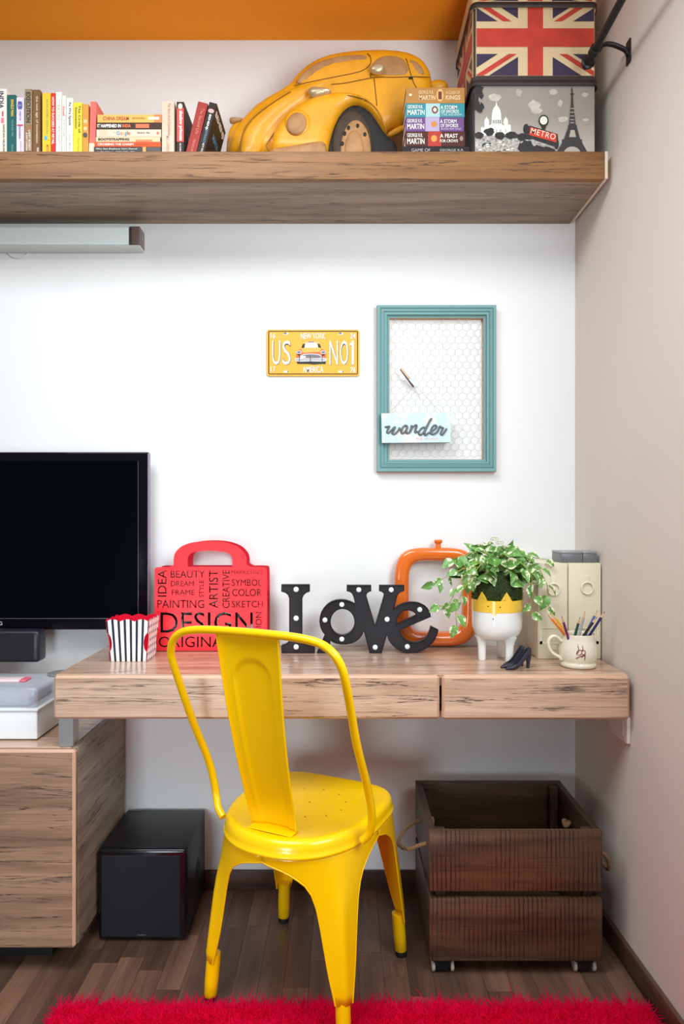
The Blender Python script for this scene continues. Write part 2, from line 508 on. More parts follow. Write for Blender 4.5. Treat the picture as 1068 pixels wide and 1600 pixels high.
# ------------------------------------------------------------------ television
tv_y = -.069
tv = thing('television', (-1.07, -.05, .817), 'large black flat-screen television mounted on the wall at the left', 'television')
zt, zb, xr_, xl_ = at(0, 707, tv_y).z, at(0, 984, tv_y).z, at(230.5, 0, tv_y).x, -1.555
MB().box(xl_, xr_, tv_y, -.042, zb, zt).build('bezel', mk('tv_bezel', (13, 11, 17), .12, spec=.15), tv, bevel=(.003, 2))
MB().box(xl_+.2, xr_-.2, -.0418, -.0005, zb+.12, zt-.12).build('wall_bracket', black_m, tv)
sx1, sz0, sz1 = at(215.5, 0, tv_y).x, at(0, 966, tv_y).z, at(0, 720, tv_y).z
MB().box(xl_+.032, sx1, tv_y-.0007, tv_y+.002, sz0, sz1).build('screen', mk('tv_screen', (4, 7, 11), .2, spec=.03), tv)
gl = mk('bezel_glint', (120, 116, 124), .3, metal=.5)  # painted glint along the inner edge of the bezel
MB().box(xl_+.032, sx1+.001, tv_y-.001, tv_y+.001, sz0-.0015, sz0).box(sx1, sx1+.001, tv_y-.001, tv_y+.001, sz0, sz1).build('screen_glint', gl, tv)
MB().box(xr_-.0003, xr_+.0016, tv_y+.001, -.044, zb+.002, zt-.002).box(xl_, xr_, tv_y+.001, -.044, zt-.0003, zt+.0015).build('clear_edge', mk('clear_edge', (128, 112, 130), .2, spec=.6), tv)
text(tv, 'SAMSUNG', (-1.07, tv_y-.0012, at(0, 974, tv_y).z), .088, .011, mk('print_silver', (190, 190, 195), .4), bold=.01)

# sound bar
sb = thing('sound_bar', (-1.4, -.1, .733), 'black fabric-fronted sound bar fixed below the television', 'speaker')
x1 = at(69, 0, -.09).x; zlo, zhi = at(0, 1035.5, -.128).z, at(0, 986, -.128).z
MB().box(-2.0, x1, -.128, -.072, zlo, zhi).build('body', mk('soundbar_plastic', (40, 37, 48), .35), sb, bevel=(.010, 4))
MB().box(-1.99, x1-.014, -.1292, -.125, zlo+.006, zhi-.006).build('grille', mk('grille_cloth', (22, 21, 27), .9), sb, bevel=(.001, 1))
MB().box(-1.9, -1.0, -.0722, -.0006, zlo+.012, zhi-.02).build('wall_bracket', black_m, sb)

# ------------------------------------------------------------------ cabinet
cb = thing('media_cabinet', (-1.4, -.2, 0), 'low wood-grain media cabinet at the left edge, its end beside the subwoofer', 'cabinet')
CX, CY, CZ0, CZ1 = -.675, -.407, .067, .570
MB().box(-2.1, CX-.018, CY+.022, -.0135, CZ1-.022, CZ1).build('top_panel', top_w, cb, bevel=(.0015, 1))
MB().box(CX-.0175, CX, CY+.022, -.0135, CZ0, CZ1).build('end_panel', cabs_w, cb, bevel=(.0015, 1))
dr = MB().box(-1.14, CX-.0003, CY, CY+.0215, CZ0, CZ1).build('door', [cab_w, edge_m], cb, bevel=(.0065, 1), bmat=1, smooth=False)
MB().box(-2.1, -1.143, CY, CY+.0215, CZ0, CZ1).build('door', [cab_w, edge_m], cb, bevel=(.0065, 1), bmat=1, smooth=False)
MB().box(-2.09, CX-.018, CY+.023, -.0135, CZ0, CZ0+.018).build('bottom_panel', cab_w, cb)
MB().box(-2.05, CX-.09, CY+.08, -.0135, 0.0003, CZ0).build('plinth', black_m, cb)

# ------------------------------------------------------------------ desk
DY, DZ0, DZ1 = -.412, .649, .759
dk = thing('desk', (0, -.2, DZ0), 'long wall-to-wall wood-grain desk with a drawer at its right end', 'desk')
XL, XR = -.728, .7265
MB().box(XL, XR, DY+.0185, -.001, DZ1-.03, DZ1).build('desktop', [top_w, edge_m], dk, bevel=(.0012, 1), bmat=0, smooth=False)
xs = at(686.5, 0, DY).x; xs2 = at(690.5, 0, DY).x
MB().box(XL, xs, DY, DY+.018, DZ0, DZ1).build('front_panel', [desk_w, edge_m], dk, bevel=(.0062, 1), bmat=1, smooth=False)
dw = MB().box(xs2, XR, DY, DY+.018, DZ0-.0015, DZ1).build('drawer_front', [desk_w, edge_m], dk, bevel=(.0062, 1), bmat=1, smooth=False)
MB().box(xs2+.01, XR-.012, DY+.0185, -.03, DZ0+.012, DZ1-.032).build('drawer_box', top_w, dk)
MB().box(XL+.001, XL+.019, DY+.019, -.001, DZ0, DZ1-.0305).build('end_panel', desk_w, dk)
MB().box(XL+.02, xs2+.008, DY+.019, -.001, DZ0, DZ0+.016).build('bottom_panel', desk_w, dk)
lx0, lx1 = at(91.5, 0, -.382).x, at(114.5, 0, -.382).x
lg = MB().box(lx0, lx1, -.382, -.345, CZ1+.0003, DZ0-.0003).build('leg', alu_m, dk, bevel=(.0012, 1))
lg['label'] = 'short square brushed metal leg standing on the cabinet'
MB().lathe([(.034, 0), (.036, .001), (.036, .004), (.034, .005)], (XL+.004, -.366, DZ1-.0068), 24).build('cable_cover', mk('grey_disc', (128, 126, 124), .4), dk)

# ------------------------------------------------------------------ storage box on the cabinet
bx0, bx1, by0, by1 = -1.16, -.783, -.335, -.15
st = thing('storage_box', (-.98, -.25, CZ1), 'white plastic storage box with a clear lid on the cabinet', 'box')
MB().box(bx0, bx1-.02, by0, by1, CZ1+.004, .648).box(bx0+.03, bx1-.04, by0+.01, by1-.01, CZ1+.0004, CZ1+.006).build('base', white_p, st, bevel=(.012, 3))
MB().box(bx0-.004, bx1-.016, by0-.004, by1+.004, .6485, .6545).build('rim', mk('white_rim', (228, 230, 232), .35), st, bevel=(.002, 2))
clear_m = mk('clear_lid', (226, 230, 240), .12, alpha=.42, spec=.6)
MB().box(bx0+.002, bx1-.022, by0+.003, by1-.003, .655, .709).build('lid', clear_m, st, bevel=(.012, 3))
MB().box(bx0+.02, bx1-.05, by0+.02, by1-.02, .656, .683).build('tray', mk('lilac_tray', (170, 172, 196), .5), st, bevel=(.004, 2))
hd = MB().box(bx0+.06, -.862, by0+.06, by0+.10, .7095, .716).build('handle', mk('pale_pink_handle', (238, 214, 216), .4), st, bevel=(.002, 2))
MB().box(-.88, -.8615, by0+.0595, by0+.1005, .7093, .7163).build('latch', mk('pink_latch', (226, 106, 124), .4), hd, bevel=(.002, 1))

# ------------------------------------------------------------------ subwoofer
sw = thing('subwoofer', (-.546, -.15, 0), 'black box subwoofer on the floor between cabinet and yellow chair', 'speaker')
MB().box(-.664, -.425, -.250, -.016, .008, .252).build('body', mk('black_vinyl', (17, 16, 23), .42, vary=.1), sw, bevel=(.003, 2))
MB().box(-.666, -.424, -.270, -.2505, .006, .2525).build('front_frame', mk('black_shiny', (14, 13, 18), .16), sw, bevel=(.011, 4))
MB().box(-.657, -.441, -.2718, -.266, .014, .236).build('grille', mk('black_grille_cloth', (13, 13, 22), .8), sw, bevel=(.002, 1))
MB().disc((-.4253, -.12, .125), .028, (1, 0, 0), .0016, 28).build('port_ring', black_m, sw)
MB().disc((-.4236, -.12, .125), .021, (1, 0, 0), .0006, 28).build('port', mk('port_black', (6, 6, 8), .7), sw)
for fx in (-.645, -.45):
    for fy in (-.24, -.04):
        MB().lathe([(.012, 0.0003), (.012, .009)], (fx, fy, 0), 12).build('foot', black_m, sw)
text(sw, 'YAMAHA', (at(221, 0, -.272).x, -.2722, at(0, 1461, -.272).z), .022, .0042, mk('print_grey', (120, 118, 124), .5), bold=.01)

# ------------------------------------------------------------------ crate on casters
cr = thing('crate', (.44, -.24, 0), 'dark slatted wooden crate on casters in the right corner', 'crate')
X0, X1, Y0, Y1, Z0, Z1 = .221, .656, -.413, -.075, .040, .367
g0, g1 = at(0, 1404.5, Y0).z, at(0, 1393, Y0).z
th = .017
for (za, zb_) in ((Z0, g0), (g1, Z1)):
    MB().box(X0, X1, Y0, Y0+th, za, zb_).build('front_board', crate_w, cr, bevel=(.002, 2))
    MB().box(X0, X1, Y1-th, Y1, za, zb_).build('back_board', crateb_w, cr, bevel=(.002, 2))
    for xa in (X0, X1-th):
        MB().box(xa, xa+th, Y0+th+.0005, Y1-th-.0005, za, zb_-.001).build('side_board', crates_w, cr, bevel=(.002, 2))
for xa in (X0+th+.0005, X1-th-.0255):
    for ya in (Y0+th+.0005, Y1-th-.0255):
        MB().box(xa, xa+.025, ya, ya+.025, Z0+.0125, Z1-.006).build('corner_post', crates_w, cr, bevel=(.0015, 1))
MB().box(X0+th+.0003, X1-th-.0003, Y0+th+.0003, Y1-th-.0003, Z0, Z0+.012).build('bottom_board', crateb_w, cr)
rope_m = mk('jute_rope', (150, 118, 84), .9, vary=.35, scale=300)
def rope(mb, pts, r=.0052):
    P = spline(pts, 8)
    for ph in (0, 2.1, 4.2):
        q = []
        for i, p in enumerate(P):
            t = (P[min(i+1, len(P)-1)]-P[max(i-1, 0)]).normalized()
            n = t.orthogonal().normalized(); b = t.cross(n)
            a = ph+i*.9
            q.append(p+(n*math.cos(a)+b*math.sin(a))*r*.5)
        mb.tube(q, r*.62, 6)
    return mb
hz = .305
rp = MB(); rope(rp, [(X0+.012, -.335, .302), (X0-.014, -.335, .296), (X0-.045, -.315, .276), (X0-.066, -.255, .262), (X0-.045, -.215, .280), (X0-.014, -.205, .300), (X0+.012, -.205, .304)])
rp.build('rope_handle', rope_m, cr)
rp = MB(); rope(rp, [(X1-.012, -.385, .300), (X1+.012, -.383, .298), (X1+.030, -.37, .275), (X1+.044, -.34, .236), (X1+.046, -.30, .228), (X1+.034, -.26, .25), (X1+.012, -.225, .292), (X1-.012, -.22, .300)])
rp.build('rope_handle', rope_m, cr)
for xk, s_, yks in ((X0+th+.010, 1, (-.335, -.205)), (X1-th-.010, -1, (-.37, -.22))):
    for yk in yks:
        k = MB(); c0 = Vector((xk, yk, .302))
        rope(k, [c0+Vector((.007*math.cos(t)*s_, .009*math.sin(t), .004*math.sin(2*t))) for t in [2*math.pi*q/8 for q in range(9)]], .006)
        k.build('rope_knot', rope_m, cr)
wheel_m = mk('caster_wheel', (196, 190, 178), .4)
for cx_ in (X0+.034, X1-.04):
    for cy_ in (Y0+.026, Y1-.03):
        br = MB().box(cx_-.024, cx_+.024, cy_-.014, cy_+.014, Z0-.012, Z0-.0003).prism([(cx_-.02, cy_-.013, Z0-.010), (cx_+.02, cy_-.013, Z0-.010), (cx_+.016, cy_-.013, .008), (cx_-.016, cy_-.013, .008)], (0, .026, 0)).build('caster', mk('caster_black', (16, 18, 24), .35), cr, bevel=(.002, 1))
        for dx in (-.026, .022):
            wl = MB().disc((cx_+dx, cy_, .0153), .0148, (1, 0, 0), .008, 20).build('caster_wheel', wheel_m, br, bevel=(.002, 2))

# ------------------------------------------------------------------ yellow chair (built about its own seat centre, then set down)
ch = thing('metal_chair', (0, 0, 0), 'glossy yellow metal chair with a pierced seat, standing turned before the desk', 'chair')
def seat_outline(th):
    c, s = math.cos(th), math.sin(th)
    if s < 0: p, a, b = 2.25, .187, .234
    else: p, a, b = 4.2, .187, .174
    r = 1/((abs(c)/a)**p+(abs(s)/b)**p)**(1/p)
    return r*c, r*s
def foot_outline(th):
    c, s = math.cos(th), math.sin(th)
    a, b, p = .203, (.201 if s > 0 else .197), 12.
    r = 1/((abs(c)/a)**p+(abs(s)/b)**p)**(1/p)
    return r*c, r*s
NS = 96
prof = [(.02, .4405), (.30, .4405), (.60, .4415), (.80, .444), (.885, .4475), (.93, .4482), (.962, .4455), (.985, .438), (.997, .428), (1.0, .419), (1.013, .4165), (1.016, .4135), (1.012, .411), (.985, .410)]
rings = []
for sc_, z in prof:
    rings.append([(seat_outline(2*math.pi*k/NS)[0]*sc_, seat_outline(2*math.pi*k/NS)[1]*sc_, z) for k in range(NS)])
MB().loft(rings).build('seat', yel_m, ch, ang=50)
hole_m = mk('hole_dark', (96, 70, 10), .6)
hm = None
for k in range(12):
    a_ = R(-6+k*360/11)
    px, py = (0, 0) if k == 11 else (.092*math.cos(a_), .085*math.sin(a_))
    zz = .4412 if k < 11 else .4409
    if hm is None:
        o = MB().disc((0, 0, 0), .0022, (0, 0, 1), .0004, 10).build('seat_hole', hole_m, ch, smooth=False); hm = o.data
    else: o = link_mesh('seat_hole', hm, ch)
    o.location = (px, py, zz)
AL = [(.411, 45), (.402, 45), (.394, 45), (.389, 41), (.385, 36.5), (.380, 32.5), (.373, 28.5), (.362, 24.), (.35, 20.), (.33, 16.4), (.30, 13.6), (.26, 11.5), (.22, 9.8), (.18, 8.2), (.15, 6.9), (.12, 5.4), (.098, 4.4)]
NCOL = 24
for k in range(4):
    tc = R(45+90*k)
    grid = []; edges = ([], [])
    for z, al in AL:
        t = 1-(z-.0)/.411
        t = t**.85
        row = []
        for j in range(NCOL+1):
            q = -1+2*j/NCOL
            thx = tc + R(al)*q
            a_ = seat_outline(thx); b_ = foot_outline(thx)
            x_ = a_[0]*.985*(1-t)+b_[0]*t; y_ = a_[1]*.985*(1-t)+b_[1]*t
            rad = math.hypot(x_, y_)
            arc = rad*R(al)*q
            e = math.exp(-(arc/.013)**2)*max(0, min(1, (.335-z)/.05))*max(0, min(1, (z-.09)/.02))*.0055
            f_ = 1+e/rad
            row.append((x_*f_, y_*f_, z))
        grid.append(row); edges[0].append(row[0]); edges[1].append(row[-1])
    leg = MB().loft(grid, closed=False).build('leg', yel_m, ch, solid=.0022, ang=60, recalc=True)
    for side in (0, 1):
        MB().tube(edges[side][2:], .0022, 8).build('rolled_edge', yel_m, leg, ang=60)
    fx, fy = foot_outline(tc)
    d = Vector((fx, fy, 0)).normalized()
    base = Vector((fx, fy, 0))
    ft = MB(); rr_ = []
    for z, r_ in ((.114, .0150), (.1135, .0160), (.10, .0168), (.05, .0166), (.016, .0158), (.0145, .0145)):
        c0 = base - d*.0145; tt = z/.411*.85
        so = seat_outline(tc)
        c0 = c0*(1-tt)+Vector((so[0], so[1], 0))*tt*.985 + Vector((0, 0, z)) - d*.002
        rr_.append([c0+Vector((r_*math.cos(2*math.pi*i/20), r_*math.sin(2*math.pi*i/20), 0)) for i in range(20)])
    ft.loft(rr_).build('foot', yel_m, leg, ang=50)
    c0 = base - d*.0165
    MB().lathe([(.0135, .0003), (.0148, .002), (.0148, .0142)], c0, 18).build('rubber_tip', mk('rubber_black', (20, 20, 22), .7), leg)
half = [(.190, -.108, .428), (.203, -.106, .442), (.211, -.107, .462), (.216, -.115, .50), (.215, -.138, .565), (.2135, -.19, .67), (.2155, -.225, .75), (.219, -.258, .815), (.216, -.272, .852), (.201, -.281, .882), (.172, -.285, .901), (.125, -.288, .9095), (.06, -.290, .9125)]
lh = [(-.170, -.132, .424), (-.190, -.124, .440), (-.204, -.113, .464), (-.209, -.116, .50), (-.2115, -.138, .565), (-.2175, -.19, .67)]
pts = half+[(0, -.2905, .913)]+[(-a_, b_, c_) for a_, b_, c_ in half[:6:-1]]+lh[::-1]
MB().tube(spline(pts, 6), .0091, 14).build('back_tube', yel_m, ch, ang=60)
NR, NC = 70, 48
def splat(z, q, off=0.):
    t = (z-.449)/(.907-.449)
    hw_ = .057+.021*t
    wv = -.172-(z-.449)*.252-.012*math.sin(math.pi*t)
    wv += .006*(1-q*q)                        # slightly dished
    # pressed U-shaped panel
    zc = .803; hw2 = .66
    if z > zc: dd = math.hypot(q*hw_, z-zc)/(hw_*hw2)
    else: dd = abs(q)/hw2
    e = max(0, min(1, (1.06-dd)/.12)); e = e*e*(3-2*e)
    e2 = math.exp(-((dd-1.0)/.07)**2)
    return (q*hw_, wv+.004*e-.0022*e2+off, z)
rows = []
for i in range(NR+1):
    z = .4495+(.9045-.4495)*i/NR
    r_ = [splat(z, -1+2*j/NC) for j in range(NC+1)]
    l0 = Vector(r_[0]); l1 = Vector(r_[-1])
    r_ = [tuple(l0+Vector((.0006, -.006, 0)))]+r_+[tuple(l1+Vector((-.0006, -.006, 0)))]
    rows.append(r_)
MB().loft(rows, closed=False).build('back_splat', yel_m, ch, solid=.0018, ang=50)
MB().box(-.058, .058, -.200, -.160, .4478, .4496).build('splat_tab', yel_m, ch, bevel=(.0006, 1))
ch.location = (-.081, -.413, 0); ch.rotation_euler = (0, 0, R(-25))

# ------------------------------------------------------------------ rug
RX0, RX1, RY1, RY0 = -.657, .708, -.545, -1.75
rg = thing('shag_rug', (0, -1.1, 0), 'bright crimson shaggy rug on the floor at the bottom of the view', 'rug')
rug_m = mk('crimson_pile', (255, 4, 84), .7, vary=.3, scale=60)
nt, N, L, b = nodes(rug_m)
b.inputs['Specular IOR Level'].default_value = .15
tr = N.new('ShaderNodeBsdfTranslucent'); tr.inputs[0].default_value = (*lin((255, 6, 84)), 1)
mx = N.new('ShaderNodeMixShader'); mx.inputs[0].default_value = .58
L.new(b.outputs[0], mx.inputs[1]); L.new(tr.outputs[0], mx.inputs[2]); L.new(mx.outputs[0], N['Material Output'].inputs[0])
MB().box(RX0+.012, RX1-.012, RY0, RY1-.012, .0004, .006).build('backing', mk('rug_backing', (150, 10, 44), .9), rg)
rng = np.random.default_rng(4)
def blades(n, x0, x1, y0, y1, z0, hmin, hmax, wd, lean, name, mat, parent, edge=None):
    X = rng.uniform(x0, x1, n); Y = rng.uniform(y0, y1, n)
    h = rng.uniform(hmin, hmax, n); a = rng.uniform(0, 2*np.pi, n); l = rng.uniform(.1, 1, n)*lean
    clump = .6+.4*np.sin(X*41+2*np.sin(Y*37))*np.sin(Y*53+1.5*np.sin(X*29)); h = h*(.75+.35*clump)
    dx, dy = np.cos(a)*l, np.sin(a)*l
    if edge is not None:
        e = np.clip((Y-edge)/.02, 0, 1); dy = dy+e*.7*l/lean*lean
    b = rng.uniform(0, 2*np.pi, n); wx_, wy_ = np.cos(b)*wd/2, np.sin(b)*wd/2
    V = []
    for t, k in ((0, .8), (.4, 1.), (.75, .85), (1., .3)):
        px = X+dx*h*t*t*1.1; py = Y+dy*h*t*t*1.1; pz = z0+h*(t-.25*l*t*t)
        V.append(np.stack([px-wx_*k, py-wy_*k, pz], 1)); V.append(np.stack([px+wx_*k, py+wy_*k, pz], 1))
    V = np.stack(V, 1).reshape(-1, 3)
    off = origin(parent); V = V-np.array(off)
    idx = (np.arange(n)*8)[:, None]
    q = np.concatenate([idx+np.array([[2*i, 2*i+1, 2*i+3, 2*i+2]]) for i in range(3)], 1).reshape(-1)
    me = bpy.data.meshes.new(name)
    me.vertices.add(len(V)); me.vertices.foreach_set('co', V.ravel())
    nf = n*3
    me.loops.add(nf*4); me.loops.foreach_set('vertex_index', q.astype(np.int32))
    me.polygons.add(nf); me.polygons.foreach_set('loop_start', (np.arange(nf)*4).astype(np.int32))
    me.update(); me.validate(); me.materials.append(mat); me.shade_smooth()
    return link_mesh(name, me, parent)
p1 = blades(60000, RX0, RX1, RY1-.16, RY1, .004, .019, .028, .0030, 1.6, 'pile', rug_m, rg, edge=RY1-.02); p1['kind'] = 'stuff'
p2 = blades(40000, RX0, RX1, RY0, RY1-.16, .004, .022, .032, .0060, 1.3, 'pile', rug_m, rg); p2['kind'] = 'stuff'

# ------------------------------------------------------------------ things on the desk
# striped popcorn box
pc = thing('popcorn_box', (-.59, -.19, DZ1), 'striped black and white popcorn box with a red inside, on the desk', 'box')
def stripe_mat(name, kind):
    m = bpy.data.materials.new(name)
    nt, N, L, b = nodes(m)
    g = N.new('ShaderNodeNewGeometry'); sx = N.new('ShaderNodeSeparateXYZ'); L.new(g.outputs['Position'], sx.inputs[0])
    if kind == 'stripe':
        z = math_node(N, L, 'SUBTRACT', sx.outputs[2], DZ1)
        wdt = math_node(N, L, 'ADD', math_node(N, L, 'MULTIPLY', z, .14), .102)
        u = math_node(N, L, 'DIVIDE', math_node(N, L, 'ADD', sx.outputs[0], .592), wdt)
        fr = math_node(N, L, 'FRACT', math_node(N, L, 'ADD', math_node(N, L, 'MULTIPLY', u, 7.0), 10.62), None)
        f_ = math_node(N, L, 'LESS_THAN', fr, .40)
    else:
        y_ = math_node(N, L, 'MULTIPLY', sx.outputs[1], 52.); z_ = math_node(N, L, 'MULTIPLY', sx.outputs[2], 52.)
        row = math_node(N, L, 'FLOOR', z_, None)
        y2 = math_node(N, L, 'ADD', y_, math_node(N, L, 'MULTIPLY', row, .5))
        a_ = math_node(N, L, 'SUBTRACT', math_node(N, L, 'FRACT', math_node(N, L, 'ADD', y2, 40.), None), .5)
        c_ = math_node(N, L, 'SUBTRACT', math_node(N, L, 'FRACT', z_, None), .5)
        d2 = math_node(N, L, 'ADD', math_node(N, L, 'MULTIPLY', a_, a_), math_node(N, L, 'MULTIPLY', c_, c_))
        f_ = math_node(N, L, 'LESS_THAN', d2, .055)
    L.new(mixc(N, L, f_, lin((242, 244, 244)), lin((22, 24, 48))), b.inputs['Base Color'])
    b.inputs['Roughness'].default_value = .3
    return m
stm, dtm = stripe_mat('striped_print', 'stripe'), stripe_mat('dotted_print', 'dot')
pin = mk('popcorn_red', (224, 12, 52), .4)
PW, PD, PH = .051, .046, .112      # half widths at the base, height
pcx, pcy = -.592, -.196
def pc_pt(side, u, t):
    """u in -1..1 along a side, t in 0..1 up it"""
    fl = .0085*t
    if side == 0: return Vector((pcx+u*(PW+fl), pcy-(PD+fl), DZ1+.0004+t*PH))
    if side == 1: return Vector((pcx+(PW+fl), pcy+u*(PD+fl), DZ1+.0004+t*PH))
    if side == 2: return Vector((pcx-u*(PW+fl), pcy+(PD+fl), DZ1+.0004+t*PH))
    return Vector((pcx-(PW+fl), pcy-u*(PD+fl), DZ1+.0004+t*PH))
def notch(t): 
    q = (t-.48)/.24
    return .20*math.sqrt(max(0, 1-q*q)) if abs(q) < 1 else 0
names = ['front_panel', 'side_panel', 'back_panel', 'side_panel']
for sd in range(4):
    NT = 26; NU = 30
    top = lambda u: 1.0 + .055*abs(math.sin(math.pi*(u+1)*1.5))
    rows = []
    for i in range(NT+1):
        t = i/NT
        lim = 1-(notch(t))
        rows.append([pc_pt(sd, (-1+2*j/NU)*lim, t*top((-1+2*j/NU))) for j in range(NU+1)])
    nrm = [Vector((0, 1, 0)), Vector((-1, 0, 0)), Vector((0, -1, 0)), Vector((1, 0, 0))][sd]
    mb = MB()
    mb.loft(rows, closed=False, m=0)
    k0 = len(mb.v)
    mb.loft([[p+nrm*.0022 for p in r_] for r_ in rows], closed=False, m=1)
    W_ = NU+1
    bd = [(0, j) for j in range(NU)]+[(i, NU) for i in range(NT)]+[(NT, NU-j) for j in range(NU)]+[(NT-i, 0) for i in range(NT)]
    for a_ in range(len(bd)):
        p_, q_ = bd[a_], bd[(a_+1) % len(bd)]
        mb.f.append([p_[0]*W_+p_[1], q_[0]*W_+q_[1], k0+q_[0]*W_+q_[1], k0+p_[0]*W_+p_[1]]); mb.m.append(1)
    mb.build(names[sd], [stm if sd in (0, 2) else dtm, pin], pc, smooth=False)
MB().box(pcx-PW+.003, pcx+PW-.003, pcy-PD+.003, pcy+PD-.003, DZ1+.0004, DZ1+.003).build('base', pin, pc)

# red cut-metal rack shaped like a shopping bag
BY0, BY1 = -.098, -.024
bag = thing('magazine_rack', (-.39, -.06, DZ1), 'red laser-cut metal rack shaped like a handbag and covered in words, on the desk', 'rack')
Z6 = zoomed(230, 840, 5.34)
def b_xz(p): q = at(*Z6([p])[0], BY0); return (q.x, q.z)
ol = chaikin([(60, 945), (60, 945.1), (60, 275), (66, 252), (90, 246), (220, 246), (220, 165), (232, 125), (275, 78), (340, 48), (430, 32), (520, 28), (610, 32), (690, 48), (760, 78), (806, 125), (826, 165), (826, 246), (972, 246), (992, 252), (999, 275), (999, 945), (999, 945.1)], 1)
hh = chaikin([(337, 244), (337, 243), (337, 170), (350, 140), (385, 122), (450, 112), (520, 109), (590, 112), (655, 122), (695, 140), (709, 170), (709, 243), (709, 244)], 1)
bag_text = [('BEAUTY', 195, 275, 480, 335, 0), ('DREAM', 197, 362, 388, 405, 0), ('FRAME', 205, 435, 395, 478, 0), ('PAINTING', 85, 520, 475, 588, 0), ('DESIGN', 110, 622, 880, 795, 0), ('ORIGINAL', 95, 825, 690, 915, 0), ('STYLE', 432, 355, 472, 497, 1), ('IDEA', 88, 270, 160, 493, 1), ('ARTIST', 515, 270, 590, 588, 1), ('CREATIVE', 627, 270, 687, 588, 1), ('MARKETING', 702, 270, 962, 305, 0), ('SYMBOL', 705, 348, 955, 402, 0), ('COLOR', 708, 428, 955, 488, 0), ('SKETCH', 705, 528, 965, 582, 0), ('FASHION', 903, 622, 955, 920, 1)]
dg = bpy.context.evaluated_depsgraph_get()
def add_words(cu):
    for s_, x0_, y0_, x1_, y1_, rot in bag_text:
        t = bpy.data.curves.new('t', 'FONT'); t.body = s_; t.size = 1.; t.resolution_u = 3; t.offset = .0
        to = bpy.data.objects.new('t', t)
        cv = to.to_curve(dg)
        pts_ = [p for sp in cv.splines for p in sp.bezier_points]
        mnx = min(p.co.x for p in pts_); mxx = max(p.co.x for p in pts_); mny = min(p.co.y for p in pts_); mxy = max(p.co.y for p in pts_)
        A = b_xz((x0_, y1_)); B = b_xz((x1_, y0_))
        def mapp(p):
            u = (p.x-mnx)/(mxx-mnx); v = (p.y-mny)/(mxy-mny)
            if rot: u, v = 1-v, u
            return Vector((A[0]+(B[0]-A[0])*u, A[1]+(B[1]-A[1])*v, 0))
        for sp in cv.splines:
            ns = cu.splines.new('BEZIER'); ns.bezier_points.add(len(sp.bezier_points)-1); ns.use_cyclic_u = True
            for i, p in enumerate(sp.bezier_points):
                q = ns.bezier_points[i]; q.handle_left_type = 'FREE'; q.handle_right_type = 'FREE'
                q.co = mapp(p.co); q.handle_left = mapp(p.handle_left); q.handle_right = mapp(p.handle_right)
        to.to_curve_clear(); bpy.data.objects.remove(to)
cu_me = curve_fill([[b_xz(p) for p in ol], [b_xz(p) for p in hh]], .0011, add_words)
cu_me.name = 'front_panel'; cu_me.materials.append(red_m)
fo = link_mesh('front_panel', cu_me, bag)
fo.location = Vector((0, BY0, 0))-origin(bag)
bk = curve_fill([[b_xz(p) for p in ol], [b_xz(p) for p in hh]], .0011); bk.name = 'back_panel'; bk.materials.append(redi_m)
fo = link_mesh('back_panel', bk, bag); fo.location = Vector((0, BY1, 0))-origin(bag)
bx_l, bx_r = b_xz((62, 0))[0], b_xz((997, 0))[0]; bz_b, bz_t = b_xz((0, 942))[1], b_xz((0, 262))[1]
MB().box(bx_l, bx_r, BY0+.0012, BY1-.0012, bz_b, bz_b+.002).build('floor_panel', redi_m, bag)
mgx1 = b_xz((925, 0))[0]
mg = thing('liner', (bx_l+.01, -.07, bz_b+.003), 'added dark magazine standing inside the red word rack', 'liner')  # added dark sheet standing in for the rack's shaded inside
mgx = [b_xz((p, 0))[0] for p in (70, 925)]
MB().box(mgx[0], mgx[1], -.078, -.074, bz_b+.0025, b_xz((0, 290))[1]).build('cover', mk('liner_black', (34, 32, 34), .4, vary=.3, scale=30), mg)
MB().box(mgx[0]+.001, mgx[1]-.001, -.0735, -.066, bz_b+.0025, b_xz((0, 292))[1]).build('pages', mk('liner_pale', (206, 202, 196), .7), mg)
wpr = mk('liner_white', (232, 232, 230), .5)
mb = MB()
rr2 = random.Random(8)
for (px_, py_, w_, h_) in ((640, 620, 70, 26), (655, 705, 60, 22), (258, 640, 18, 30), (262, 690, 20, 90), (196, 700, 26, 50), (820, 730, 60, 40), (430, 700, 40, 14), (575, 680, 10, 70), (520, 690, 12, 60)):
    a_, b_ = b_xz((px_, py_+h_)), b_xz((px_+w_, py_))
    mb.add([(a_[0], -.0783, a_[1]), (b_[0], -.0783, a_[1]), (b_[0], -.0783, b_[1]), (a_[0], -.0783, b_[1])], [(0, 1, 2, 3)])
mb.build('print', wpr, mg, smooth=False)  # pale patches on the added sheet, for white seen through the letters

